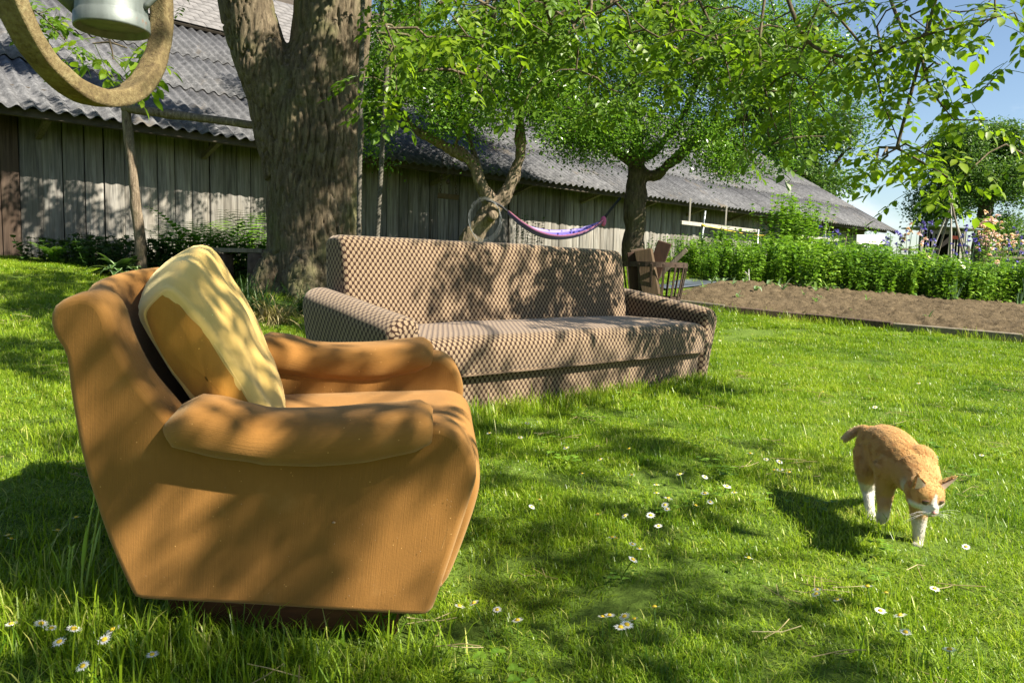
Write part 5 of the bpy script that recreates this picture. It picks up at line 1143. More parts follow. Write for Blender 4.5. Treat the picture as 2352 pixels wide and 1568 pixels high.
for i in range(len(bp)):
    a_, b_ = bp[i][:2], bp[(i + 1) % len(bp)][:2]; t_ = np.clip(((XX - a_[0]) * (b_ - a_)[0] + (YY - a_[1]) * (b_ - a_)[1]) / ((b_ - a_) @ (b_ - a_)), 0, 1); ed_ = np.minimum(ed_, np.hypot(XX - a_[0] - t_ * (b_ - a_)[0], YY - a_[1] - t_ * (b_ - a_)[1]))
fe_ = sstep(0.0, 0.3, ed_); ZZ = G(XX, YY) + 0.025 + 0.035 * fe_ + hz_ * (0.12 + 0.88 * fe_); idx = -np.ones(XX.shape, int); idx[ins_] = np.arange(ins_.sum())
q_ = np.stack([idx[:-1, :-1], idx[:-1, 1:], idx[1:, 1:], idx[1:, :-1]], -1).reshape(-1, 4); q_ = q_[(q_ >= 0).all(1)]
bed = mk('garden_bed', np.stack([XX[ins_], YY[ins_], ZZ[ins_]], 1), q_, M['soil'], None, True, kind='structure'); bed['label'] = 'freshly dug brown soil of the vegetable bed'
# board edging along the lawn
for i in range(0, 5):
    a_, b_ = bp[i] + np.array([0, 0, 0.03]), bp[i + 1] + np.array([0, 0, 0.03]); n = max(1, int(np.linalg.norm(b_ - a_) / 1.4))
    for k in range(n):
        p_, q2 = a_ + (b_ - a_) * k / n, a_ + (b_ - a_) * (k + 0.985) / n; p_ = p_ + np.array([0, 0, RS.uniform(-0.01, 0.01)])
        o = mk('edging_board', *bar(p_, q2, 0.13, 0.10, 0.006), M['board_brown'] if (i + k) % 3 else M['timber'], None, False, origin=p_); o.location = [float(v) for v in p_]
        tag(o, ('dark brown edging board between the lawn and the soil bed' if (i + k) % 3 else 'silvery grey edging board between the lawn and the soil bed'), 'board', 'edging boards along the soil bed')
# black sheeting
shp = np.array([onG(*q) for q in [(1530, 668), (1600, 660), (1680, 648), (1700, 636), (1640, 637), (1560, 646), (1500, 660)]]); 
cen = shp.mean(0); rr_ = [cen + (shp - cen) * f_ + np.array([0, 0, 0.03]) for f_ in (0.35, 0.7, 1.0)]; V = np.concatenate([[cen + np.array([0, 0, 0.035])]] + [np.array(q) for q in rr_]); n_ = len(shp); k = np.arange(n_)
V[1:, 2] += RS.uniform(-0.008, 0.012, len(V) - 1)
F = [np.stack([np.zeros(n_, int), 1 + k, 1 + (k + 1) % n_], 1), np.concatenate([np.stack([1 + j * n_ + k, 1 + (j + 1) * n_ + k, 1 + (j + 1) * n_ + (k + 1) % n_, 1 + j * n_ + (k + 1) % n_], 1) for j in (0, 1)])]
o = mk('weed_sheet', V, F, M['sheeting'], None, True); tag(o, 'wrinkled black weed sheeting spread between lawn and soil bed', 'sheeting'); sm = o.modifiers.new('t', 'SOLIDIFY'); sm.thickness = 0.004
V, F = merge([bar((0, 0, -0.05), (0.02, 0, 0.22), 0.018, 0.008), bar((0.02, 0, 0.16), (-0.05, 0.02, 0.24), 0.05, 0.006)]).V, None
b = merge([bar((0, 0, -0.05), (-0.03, 0, 0.26), 0.02, 0.008), bar((-0.02, 0, 0.16), (-0.09, 0.0, 0.22), 0.06, 0.006)]); o = b.build('plant_label', M['white_paint'], None, False); o.location = [float(v) for v in onG(1729, 656)]; tag(o, 'pale wooden plant marker stuck in the edge of the soil bed', 'marker')
o.location = [float(v) for v in onG(1722, 658)]

# ------------------------------------------------------------------ far garden things
bn0 = pix(1998, 585, 24); bn0[2] = float(G(bn0[0], bn0[1])); wb = thing('garden_bench', 'white painted garden bench with one broad backrest board', 'bench', bn0)
V, F = bar(pix(1967, 551, 24), pix(2031, 551, 24.3), 0.03, 0.29, 0.004, (0, 1, 0)); V, F = bar(pix(1967, 550, 24), pix(2031, 550, 24.4), 0.29, 0.035, 0.004, (0, -1, 0)); mk('backrest', V, F, M['white_paint'], wb, False, origin=bn0)
for x_ in (1985, 2016): V, F = bar(pix(x_, 562, 24.1), np.array([pix(x_ + 4, 600, 24)[0], 24.0, bn0[2]]), 0.045, 0.045); mk('post', V, F, M['white_paint'], wb, False, origin=bn0)
V, F = bar(pix(1972, 577, 23.8), pix(2030, 577, 24.1), 0.35, 0.04); mk('seat', V, F, M['timber'], wb, False, origin=bn0)
for x_ in (1976, 2026):
    q = pix(x_, 578, 23.7); V, F = bar(q, np.array([q[0], q[1], bn0[2]]), 0.05, 0.05); mk('leg', V, F, M['timber'], wb, False, origin=bn0)
sh0 = pix(2160, 600, 31); sh0[2] = float(G(sh0[0], sh0[1])); shed = thing('garden_shed', 'little wooden garden shed with open dark doorway and flat grey roof', 'shed', sh0)
def pl(x0, y0, x1, y1, Y0, Y1, th, mat, name):
    a_, b_ = pix(x0, y0, Y0), pix(x1, y1, Y1); z0 = min(a_[2], b_[2]); z1 = max(a_[2], b_[2]); V, F = bar(np.array([a_[0], a_[1], (z0 + z1) / 2]), np.array([b_[0], b_[1], (z0 + z1) / 2]), th, z1 - z0, 0.004, (0, 0, 1)); V, F = bar(np.array([a_[0], a_[1], (z0 + z1) / 2]), np.array([b_[0], b_[1], (z0 + z1) / 2]), z1 - z0, th, 0.004, np.cross(b_ - a_, [0, 0, 1.0])); 
    return mk(name, V, F, mat, shed, False, origin=sh0)
for k in range(4): pl(2117 + 6.5 * k, 528, 2123 + 6.5 * k, 605, 31, 31, 0.03, M['board'], 'plank')
for k in range(4): pl(2181 + 7 * k, 531, 2187.4 + 7 * k, 605, 31, 31, 0.03, M['pale_timber'], 'plank')
pl(2143, 528, 2181, 538, 31, 31, 0.035, M['timber'], 'door_lintel'); pl(2113, 520, 2214, 605, 33, 33, 0.04, M['inside'], 'back_wall')
for x_ in (2114, 2210): pl(x_, 524, x_ + 1.5, 605, 31.1, 33, 0.03, M['board'], 'side_wall')
a_, b_ = pix(2106, 521, 32), pix(2220, 531, 32); V, F = bar(a_, b_, 2.5, 0.05, 0.004, (0, 1, 0)); V, F = bar(a_, b_, 0.05, 2.6, 0.004, (0, 1, 0)); mk('roof', V, F, M['tin'], shed, False, origin=sh0)
V, F = bar(pix(2186, 545, 30.95), pix(2202, 546, 30.95), 0.14, 0.02, 0.003, (0, -1, 0)); mk('red_plate', V, F, M['red'], shed, False, origin=sh0)
# bean pole tepee
tp0 = pix(2185, 600, 20); tp0[2] = float(G(tp0[0], tp0[1])); tee = thing('bean_tepee', 'tall tepee of thin bean poles tied near the top', 'bean poles', tp0); ap = pix(2186, 468, 20)
for k in range(8):
    a_ = k * 2 * math.pi / 8 + 0.3; ft = np.array([tp0[0] + 0.62 * math.cos(a_), tp0[1] + 0.62 * math.sin(a_), 0]); ft[2] = float(G(ft[0], ft[1])); d = ap - ft; P = crom([ft, ft + d * 0.5 + RS.randn(3) * 0.03, ap + RS.randn(3) * 0.015, ft + d * RS.uniform(1.08, 1.16)], 12)
    V, F, _ = tube(P, np.linspace(0.03, 0.018, 12), 6); mk('pole', V, F, M['pale_timber'] if k % 2 else M['timber'], tee, True, origin=tp0)
# post and rail fence beyond
fn0 = pix(2110, 600, 40); fn0[2] = float(G(fn0[0], fn0[1])); fen = thing('paddock_fence', 'low dark post and rail fence far beyond the bench', 'fence', fn0)
for y_ in (573, 588): V, F = bar(pix(2070, y_, 40), pix(2360, y_ + 4, 40), 0.06, 0.12); mk('rail', V, F, M['timber'], fen, False, origin=fn0)
for x_ in (2090, 2140, 2225, 2290, 2345): q = pix(x_, 566, 40.06); V, F = bar(q, np.array([q[0], q[1], float(G(q[0], q[1])) - 0.1]), 0.1, 0.1); mk('post', V, F, M['timber'], fen, False, origin=fn0)

M['stalk'] = leafmat('seeding_stalk', (0.22, 0.34, 0.05), (0.34, 0.48, 0.09), (0.45, 0.55, 0.14), 0.4, 0.4)
M['fern'] = leafmat('fern_frond', (0.09, 0.20, 0.02), (0.19, 0.36, 0.035), (0.3, 0.48, 0.06), 0.45, 0.45)
# ------------------------------------------------------------------ plant helpers
def leaf(o, d, l, w_, up=(0, 0, 1), curl=0.25, seg=4, fold=0.2):
    """pointed leaf blade that arches over; returns V,F"""
    o = np.asarray(o, float); d = np.asarray(d, float) / np.linalg.norm(d); s = np.cross(up, d); 
    if np.linalg.norm(s) < 1e-3: s = np.array([1.0, 0, 0])
    s /= np.linalg.norm(s); u = np.cross(d, s); V = []
    for k in range(seg + 1):
        f = k / seg; c = o + d * l * f * (1 - 0.25 * curl * f) + np.array([0, 0, -1.0]) * curl * l * f * f; wd = w_ * math.sin(math.pi * min(1, 0.12 + 0.88 * f) ** 0.8) if k < seg else 0
        V += [c - s * wd + u * wd * fold, c, c + s * wd + u * wd * fold]
    F = []
    for k in range(seg):
        a_ = k * 3; F += [[a_, a_ + 1, a_ + 4, a_ + 3], [a_ + 1, a_ + 2, a_ + 5, a_ + 4]]
    return np.array(V), np.array(F)
def rdir(rs_, elev): a_ = rs_.uniform(0, 6.283); return np.array([math.cos(a_) * math.cos(elev), math.sin(a_) * math.cos(elev), math.sin(elev)])
def herb(seed, H=1.0, nst=10, rad_=0.20, ll=0.10, lw=0.017, pairs=9, lmat='leaf_herb', name='herb_plant', label='', cat='plant', group=None, low=0.2):
    rs_ = np.random.RandomState(seed); r = thing(name, label, cat, (0, 0, 0), group=group); st = MB(); lf = MB()
    for k in range(nst):
        a_ = rs_.uniform(0, 6.283); rr = rad_ * math.sqrt(rs_.rand()); b0 = np.array([rr * math.cos(a_), rr * math.sin(a_), -0.02]); tp_ = b0 * rs_.uniform(1.1, 1.6) + np.array([rs_.randn() * 0.04, rs_.randn() * 0.04, H * rs_.uniform(0.75, 1.05)])
        P = crom([b0, (b0 + tp_) / 2 + rs_.randn(3) * 0.02, tp_], 7); st.add(*tube(P, np.linspace(0.005, 0.0025, 7), 4, False)[:2], 0.25)
        for j in range(pairs):
            f = low + (1 - low) * (j + rs_.rand() * 0.6) / pairs; q = P[min(6, int(f * 6))] * (1 - (f * 6) % 1) + P[min(6, int(f * 6) + 1)] * ((f * 6) % 1); aa = rs_.uniform(0, 3.14)
            for m_ in (0, 1): e = R_(rs_.uniform(5, 55)); d = np.array([math.cos(aa + m_ * 3.14) * math.cos(e), math.sin(aa + m_ * 3.14) * math.cos(e), math.sin(e)]); lf.add(*leaf(q, d, ll * rs_.uniform(0.6, 1.2), lw * rs_.uniform(0.8, 1.2), curl=rs_.uniform(0.2, 0.6), seg=2), rs_.uniform(0, 1))
    st.build('stems', M[lmat], r); lf.build('leaves', M[lmat], r, False); return r
# tall herb row behind the bed
protos = [herb(40 + k, 0.80, 17, 0.30, 0.135, 0.030, 13, label='tall leafy green herb in the front line facing the soil bed', group='herb row behind the soil bed', low=0.12) for k in range(4)]
A0, A1 = onG(1668, 652), onG(2480, 714); bk = np.array([-(A1 - A0)[1], (A1 - A0)[0], 0]); bk /= np.linalg.norm(bk); bk = bk if bk[1] > 0 else -bk
Lh = np.linalg.norm(A1 - A0); cnt = 0; rs = np.random.RandomState(5)
for row in range(5):
    n = int(Lh / 0.42)
    for k in range(n):
        f = (k + rs.uniform(-0.3, 0.3)) / n; q = A0 + (A1 - A0) * f + bk * (0.15 + row * 0.46 + rs.uniform(-0.1, 0.1)); q[2] = float(G(q[0], q[1]))
        if row > 2 and rs.rand() < 0.25: continue
        pr_ = proj2((q + np.array([0, 0, 0.5]))[None])[0]
        if pr_[0] > 2420: continue
        sc_ = rs.uniform(0.72, 1.12) * (0.72 + 0.28 * min(1, f * 5))
        if cnt < 4: o = protos[cnt]; o.location = [float(v) for v in q]; o.rotation_euler = (0, 0, rs.uniform(0, 6)); o.scale = (sc_,) * 3
        else: dup(protos[rs.randint(4)], q, (0, 0, rs.uniform(0, 6)), sc_, 'tall leafy green herb deeper inside the dense herb row' if row > 0 else None)
        cnt += 1
# bushes along the barn and climbing bush
bush = [herb(60 + k, 0.75, 12, 0.22, 0.075, 0.024, 8, 'leaf_herb', 'leafy_bush', 'young leafy bush between the fruit tree and the galvanised stake', 'bush', 'leafy bushes along the barn') for k in range(2)]
spots = [(1510, 590, 14.6, 0.8), (1540, 585, 15.2, 0.9), (1575, 580, 15.8, 0.8), (1600, 588, 15.0, 0.6), (1665, 592, 15.0, 1.0), (1690, 585, 16.0, 1.1), (1715, 590, 15.4, 1.0), (1650, 575, 16.6, 1.0), (1770, 592, 14.5, 1.1), (1900, 592, 17.5, 1.1), (1925, 590, 18.5, 1.2), (1960, 590, 19, 1.1), (1880, 588, 17.0, 1.0), (2060, 595, 20, 0.9), (2040, 595, 22, 1.0), (1555, 575, 17, 0.9), (1625, 570, 17.4, 1.0), (1490, 590, 15.5, 0.6), (2290, 600, 20, 1.2), (2330, 600, 19, 1.2), (1985, 600, 26, 1.9), (2010, 600, 26.5, 1.8), (1960, 600, 26, 2.0), (2030, 600, 27, 1.6)]
for i, (x_, y_, Y_, s_) in enumerate(spots):
    q = pix(x_, y_, Y_); q[2] = float(G(q[0], q[1]))
    if i < 2: o = bush[i]; o.location = [float(v) for v in q]; o.scale = (s_,) * 3
    else: dup(bush[i % 2], q, (0, 0, rs.uniform(0, 6)), s_, 'leafy bush in front of the far dark end of the barn' if 1850 < x_ < 2000 else 'leafy bush far back beside the shed and bench' if x_ > 2000 else 'leafy bush under the pale plant rail' if x_ > 1620 else None)
cb = herb(70, 1.55, 46, 0.45, 0.095, 0.046, 24, 'leaf_herb', 'currant_bush', 'tall bright green currant bush reaching up to the barn eaves', 'bush', low=0.05); q = pix(1795, 600, 14.6); q[2] = float(G(q[0], q[1])); cb.location = [float(v) for v in q]
q = pix(1840, 600, 15.6); q[2] = float(G(q[0], q[1])); dup(cb, q, (0, 0, 2), 0.95, 'dense green bush just right of the tall currant bush')
iv = herb(72, 0.75, 9, 0.18, 0.06, 0.028, 9, 'leaf_dark', 'wall_creeper', 'dark leafy creeper at the barn boards under the hammock', 'creeper'); q = pix(1222, 575, 13.6); q[2] = float(G(q[0], q[1])); iv.location = [float(v) for v in q]
dup(iv, pix(1195, 560, 13.4), (0, 0, 2), 0.7, 'small dark creeper left of the hammock against the boards')
# bed of dark weeds, hostas and ferns by the left end of the barn
def floor_at(x_, Y_): q = pix(x_, 600, Y_); q[2] = float(G(q[0], q[1])); return q
dk = [herb(80 + k, 0.34, 14, 0.24, 0.085, 0.034, 5, 'leaf_dark', 'shade_plant', 'low dark shade plant at the barn foot left of the crooked post', 'plant', 'shade plants along the barn foot', 0.15) for k in range(2)]
sp = [(110, 9.3), (150, 9.2), (190, 9.0), (225, 8.9), (170, 9.5), (240, 9.4), (205, 9.5), (345, 9.2), (375, 9.3), (405, 9.4), (350, 9.7), (310, 9.8), (430, 9.7), (260, 9.9), (215, 10.0), (540, 9.6), (575, 9.4), (600, 9.6), (470, 9.9), (560, 9.0), (590, 8.9)]
for i, (x_, Y_) in enumerate(sp):
    q = floor_at(x_, Y_)
    if i < 2: dk[i].location = [float(v) for v in q]
    else: dup(dk[i % 2], q, (0, 0, rs.uniform(0, 6)), rs.uniform(0.9, 1.5), 'low dark shade plant between the hosta and the walnut trunk' if x_ > 300 else None)
def hosta(seed):
    rs_ = np.random.RandomState(seed); r = thing('hosta', 'white edged variegated hosta spreading beside the crooked post', 'plant', (0, 0, 0)); 
    for k in range(30):
        e = R_(rs_.uniform(15, 65)); d = rdir(rs_, e); l = rs_.uniform(0.25, 0.40); V, F = leaf((0, 0, 0.02), d, l, l * 0.16, curl=rs_.uniform(0.3, 0.7), seg=5); mk('leaf', V, F, M['leaf_dark'], r, True, attr={'tint': np.full(len(V), 0.6)})
        lf = MB()
        for c_ in (0, 2):
            E_ = V[c_::3]; M_ = V[1::3]; a_ = E_ + (M_ - E_) * 0.30; Vv = np.concatenate([E_ + np.array([0, 0, 0.002]), a_ + np.array([0, 0, 0.002])]); n = len(E_); kk = np.arange(n - 1); lf.add(Vv, np.stack([kk, kk + 1, kk + 1 + n, kk + n], 1), 0.9)
        lf.build('leaf_margin', M['leaf_pale'], r, True)
    return r
ho = hosta(1); ho.location = [float(v) for v in floor_at(270, 8.0)]; ho.scale = (1.25,) * 3; dup(ho, floor_at(292, 8.3), (0, 0, 2.2), 1.0, 'smaller variegated hosta tucked behind the larger one')
def fern(seed):
    rs_ = np.random.RandomState(seed); r = thing('fern', 'bright green feathery fern by the barn boards', 'fern', (0, 0, 0), group='ferns by the barn')
    for k in range(10):
        b = MB(); a_ = k * 0.63 + rs_.uniform(-.2, .2); e = R_(rs_.uniform(58, 80)); l = rs_.uniform(0.55, 0.8); d = np.array([math.cos(a_) * math.cos(e), math.sin(a_) * math.cos(e), math.sin(e)])
        P = np.array([d * l * f + np.array([math.cos(a_), math.sin(a_), -1.3]) * 0.25 * l * f * f for f in np.linspace(0, 1, 18)]); b.add(*tube(P, np.linspace(0.004, 0.001, 18), 3, False)[:2], 0.3); s = np.array([-math.sin(a_), math.cos(a_), 0])
        for i in range(3, 18):
            ll = 0.15 * l * math.sin(math.pi * (i - 1) / 18) ** 0.8 * 1.5
            for sg in (-1, 1): T = P[i] - P[i - 1]; b.add(*leaf(P[i], s * sg + T / np.linalg.norm(T) * 0.35, ll, ll * 0.13, curl=0.15, seg=2), rs_.uniform(0.5, 1))
        b.build('frond', M['fern'], r, False)
    return r
fe = fern(1); fe.location = [float(v) for v in floor_at(445, 9.0)]; fe.scale = (1.4,) * 3
for x_, Y_, s_ in ((505, 9.0, 1.3), (540, 9.1, 1.5), (578, 8.9, 1.45), (125, 9.0, 0.55)): dup(fe, floor_at(x_, Y_), (0, 0, rs.uniform(0, 6)), s_)
# tussock of long grass at the foot of the walnut
def tussock(n, seed, l0, l1, mat, name, label):
    rs_ = np.random.RandomState(seed); r = thing(name, label, 'grass', (0, 0, 0)); b = MB()
    for k in range(n):
        d = rdir(rs_, R_(rs_.uniform(25, 80))); l = rs_.uniform(l0, l1); b.add(*leaf(np.array([rs_.randn() * 0.06, rs_.randn() * 0.06, 0]), d, l, 0.0045, curl=rs_.uniform(0.3, 0.9), seg=5, fold=0.3), rs_.rand())
    b.build('blades', mat, r, False); return r
ts = tussock(220, 3, 0.45, 0.8, M['straw'], 'grass_tussock', 'shaggy half dry grass tussock at the foot of the walnut trunk'); q = onG(625, 745); ts.location = [float(v) for v in q]; ts.scale = (0.8,) * 3
ts2 = tussock(260, 4, 0.4, 0.8, M['leaf_dark'], 'grass_tussock', 'long dark green grass tuft growing against the walnut trunk'); q = onG(590, 730); ts2.location = [float(v) for v in q]
dup(ts2, onG(700, 720), (0, 0, 2), 0.8, 'green grass tuft between the walnut trunk and the sofa arm'); dup(ts2, onG(560, 700), (0, 0, 4), 0.8, 'dark grass tuft under the plank bench')
# tall seeding stems left of the chair
tf0 = onG(190, 1400); tf = thing('tall_grass', 'few tall flowering grass stalks standing beside the armchair', 'grass', tf0)
for x0, y0, pts in ((175, 1400, [(190, 1310), (205, 1200), (222, 1125)]), (185, 1400, [(200, 1330), (215, 1240), (231, 1155)]), (150, 1405, [(155, 1340), (158, 1290), (162, 1255)]), (152, 1400, [(160, 1330), (168, 1258)])):
    Y_ = tf0[1]; P = crom([onG(x0, y0) * np.array([1, 0, 0]) + np.array([0, Y_, tf0[2]])] + [pix(a_, b_, Y_ + 0.01) for a_, b_ in pts], 14); b = MB(); b.add(*tube(P, np.linspace(0.0030, 0.0020, 14), 4)[:2], 0.9); 
    for k in range(8, 14): b.add(*tube([P[k], P[k] + (P[k] - P[k - 1]) * 0.5 + RS.randn(3) * 0.003], [0.0042, 0.0008], 4)[:2], 0.8)
    b.add(*leaf(P[4], P[5] - P[4] + RS.randn(3) * 0.01, 0.13, 0.0050, curl=0.1), 0.7); b.build('stalk', M['stalk'], tf, True, origin=tf0)
# seedlings
def seedling(seed, label):
    rs_ = np.random.RandomState(seed); r = thing('seedling', label, 'seedling', (0, 0, 0), group='seedlings in the soil bed')
    for k in range(rs_.randint(4, 6)):
        d = rdir(rs_, R_(rs_.uniform(45, 80))); V, F = leaf((0, 0, -0.01), d, rs_.uniform(0.14, 0.26), 0.016, curl=rs_.uniform(0.25, 0.7), seg=6, fold=0.35); mk('leaf', V, F, M['leaf_pale'], r, True, attr={'tint': np.full(len(V), rs_.uniform(0.2, 0.8))})
    return r
sd_px = [(1634, 659), (1647, 657), (1662, 658), (1683, 662), (1709, 659), (1735, 679), (1763, 666), (1786, 666), (1797, 677), (1834, 668), (1856, 668), (1874, 677), (1901, 675), (1915, 674), (1934, 673), (1694, 694), (1846, 688), (1885, 696), (1874, 705), (1615, 672), (2012, 681), (2020, 682), (2243, 697), (1990, 700), (2130, 745), (1960, 730)]
sds = [seedling(k, 'pale green seedling with arching strap leaves in the row along the herbs') for k in range(4)]
for i, (x_, y_) in enumerate(sd_px):
    q = onG(x_, y_) + np.array([0, 0, 0.06]); s_ = rs.uniform(1.1, 1.6)
    if i > 14 and i < 20 or i > 22: s_ *= 0.6
    lb_ = 'tiny pale green seedling alone out in the bare soil' if (i > 14 and i < 20 or i > 22) else 'pale green seedling with arching strap leaves in the row along the herbs'
    if i < 4: sds[i].location = [float(v) for v in q]; sds[i].rotation_euler = (0, 0, rs.uniform(0, 6))
    else: dup(sds[i % 4], q, (0, 0, rs.uniform(0, 6)), s_, lb_)
# irises and columbines
def flower_mesh(mat, seed, n=9, s_=0.045):
    rs_ = np.random.RandomState(seed); b = MB()
    for k in range(n): b.add(*leaf((0, 0, 0), rdir(rs_, R_(rs_.uniform(-30, 70))), s_ * rs_.uniform(0.8, 1.4), s_ * 0.42, curl=0.3, seg=3), rs_.rand())
    return b.build('flower', mat, None, True, link=False).data
vf = [flower_mesh(M['violet'], k) for k in range(3)]; pf_ = [flower_mesh(M['pink'], 20 + k, 12, 0.045) for k in range(3)]; wf = flower_mesh(M['white_petal'], 33, 14, 0.05)
FZ = lambda zx, zy: (1852 + zx * 0.225, 382 + zy * 0.225)
def stemmed(x_, y_, Y_, fm, name, label, group, nfl=3, fs=1.0):
    tp_ = pix(x_, y_, Y_); g_ = np.array([tp_[0] + rs.uniform(-.05, .05), tp_[1] + rs.uniform(-.05, .05), 0]); g_[2] = float(G(g_[0], g_[1])); r = thing(name, label, 'flower', g_, group=group); h = tp_ - g_
    V, F, _ = tube(crom([(0, 0, 0), h * 0.5 + rs.randn(3) * 0.02, h], 8), np.linspace(0.007, 0.004, 8), 4); mk('stem', V, F, M['leaf_blue'], r, True, attr={'tint': np.full(len(V), 0.4)})
    for k in range(nfl): inst('flower', fm[rs.randint(len(fm))], r, h - np.array([0, 0, 0.10 * k]) + rs.randn(3) * np.array([0.06, 0.05, 0.02]), (rs.uniform(-.4, .4), rs.uniform(-.4, .4), rs.uniform(0, 6)), (fs * rs.uniform(0.8, 1.25),) * 3)
    b = MB()
    for k in range(6): b.add(*leaf((rs.uniform(-.06, .06), rs.uniform(-.06, .06), 0), (rs.uniform(-.25, .25), rs.uniform(-.25, .25), 1), min(0.9, h[2] * 0.75) * rs.uniform(0.6, 1), 0.014, curl=0.05, seg=4), rs.rand())
    b.build('leaves', M['leaf_blue'], r, True); return r
for zx, zy in [(240, 620), (280, 650), (190, 710), (330, 690), (1020, 660), (970, 700), (930, 770), (820, 720), (1195, 530), (1240, 570), (1180, 590), (1240, 680), (1310, 760), (1270, 830), (1640, 610), (1610, 690), (1650, 690), (1740, 650), (1720, 740), (2160, 620), (2080, 750), (2170, 790), (2140, 910), (2150, 980), (1540, 790), (1630, 830), (1930, 850), (860, 690), (800, 760)]:
    x_, y_ = FZ(zx, zy); stemmed(x_, y_, rs.uniform(13.6, 15.5), vf, 'iris', ('violet flower on a tall stem in front of the dark barn end' if x_ < 1960 else 'violet flower on a tall stem between the white bench and the shed' if x_ < 2105 else 'violet flower on a tall stem in front of the little shed' if x_ < 2215 else 'violet flower on a tall stem beside the pink blossoming shrub'), 'violet flowers behind the herb row', 3, 1.15)
for zx, zy in [(1090, 600), (1130, 690), (1160, 760), (1060, 640), (985, 690), (1930, 910), (1925, 950), (1400, 965), (1240, 890)]:
    x_, y_ = FZ(zx, zy); stemmed(x_, y_, rs.uniform(13.2, 14.5), pf_, 'pink_flower', 'pale pink flower on a thin stem behind the herb row', 'pink flowers behind the herb row', 2, 1.1)
for zx, zy in [(1540, 980), (1556, 1020), (2208, 1140)]:
    x_, y_ = FZ(zx, zy); stemmed(x_, y_, 12.6, [wf], 'white_flower', 'round white blossom at the top of the herb row', 'white blossoms in the herb row', 1, 1.2)
def rose(pts, Y_, label):
    P = [pix(*FZ(*q), Y_ + rs.uniform(-.4, .4)) for q in pts]; g_ = np.mean(P, 0); g_[2] = float(G(g_[0], g_[1])); r = thing('flowering_shrub', label, 'shrub', g_); st = MB(); lf = MB()
    for p_ in P:
        h = p_ - g_; st.add(*tube(crom([(rs.uniform(-.1, .1), rs.uniform(-.1, .1), 0), h * 0.55 + rs.randn(3) * 0.06, h], 8), 0.008, 4)[:2], 0.2)
        for k in range(5): inst('blossom', pf_[rs.randint(3)], r, h + rs.randn(3) * np.array([0.12, 0.12, 0.10]), (rs.uniform(-.6, .6), rs.uniform(-.6, .6), rs.uniform(0, 6)), (rs.uniform(1.0, 1.5),) * 3)
        for k in range(40): lf.add(*leaf(h * rs.uniform(0.35, 1) + rs.randn(3) * 0.13, rdir(rs, R_(rs.uniform(-10, 60))), 0.08, 0.024, curl=0.3, seg=2), rs.rand())
    st.build('stems', M['twig'], r); lf.build('leaves', M['leaf_herb'], r, False); return r
rose([(1820, 560), (1850, 580), (1860, 640), (1900, 700), (1830, 710), (1880, 760), (1840, 800), (1920, 630), (1780, 720), (1870, 680)], 15.2, 'tall shrub covered in pale pink blossom beside the bean poles')
rose([(2040, 720), (2000, 700), (2090, 780), (2060, 750)], 15.8, 'smaller pink blossoming shrub right of the tall pink one')

# ------------------------------------------------------------------ daisies
def daisy_meshes(seed):
    rs_ = np.random.RandomState(seed); b = MB(); n = 17
    for k in range(n):
        a_ = k * 2 * math.pi / n + rs_.uniform(-.08, .08); b.add(*leaf(np.array([math.cos(a_), math.sin(a_), 0]) * 0.0025, (math.cos(a_), math.sin(a_), rs_.uniform(0.05, 0.3)), 0.0085 * rs_.uniform(0.9, 1.1), 0.0013, curl=0.1, seg=2, fold=0.05), rs_.rand())
    return b.build('petals', M['white_petal'], None, True, link=False).data
dm = [daisy_meshes(k) for k in range(3)]
V, F = ellipsoid((0, 0, 0.001), (0.0040, 0.0040, 0.0024), None, 10, 6); de = mk('eye', V, F, M['daisy_eye'], None, True, link=False).data
V, F, _ = tube(crom([(0, 0, -0.075), (0.004, 0.002, -0.04), (0, 0, 0)], 6), 0.0011, 4); ds = mk('stem', V, F, M['leaf_herb'], None, True, attr={'tint': np.full(len(V), 0.4)}, link=False).data
D8 = [(450, 52), (425, 107), (600, 147), (840, 150), (305, 90), (660, 245), (730, 190), (850, 250), (1035, 247), (945, 288), (945, 320), (990, 340), (985, 380), (978, 365), (1130, 258), (1130, 322), (1150, 355), (1215, 295), (1243, 318), (1095, 367), (1303, 167), (1365, 190), (1415, 200), (1395, 232), (1418, 230), (1453, 240), (497, 347), (467, 374), (720, 402), (825, 408), (923, 404), (953, 447), (775, 490), (790, 494), (853, 516), (880, 534), (855, 574), (1298, 567), (191, 755), (247, 742), (335, 767), (413, 806), (738, 794), (765, 790), (823, 791), (832, 826), (808, 836), (860, 803), (937, 758), (1557, 708), (1637, 730), (1752, 678), (1823, 702), (1802, 770), (1878, 788), (1898, 855), (2067, 917), (2190, 175), (2130, 525), (2010, 685), (1560, 690)]
dpx = [(940.8 + .6 * a_, 940.8 + .6 * b_) for a_, b_ in D8] + [(a_ * .3252, 1058.4 + b_ * .3252) for a_, b_ in [(80, 1160), (290, 1155), (362, 1187), (520, 1190), (420, 1280), (797, 1197), (738, 1265), (585, 1458), (1075, 1368), (480, 5), (540, 400), (407, 495), (60, 530), (80, 550)]] + [(25, 725), (1686, 747), (1654, 782), (1645, 803), (150, 735), (175, 690), (1890, 900), (2010, 935), (2110, 880)]
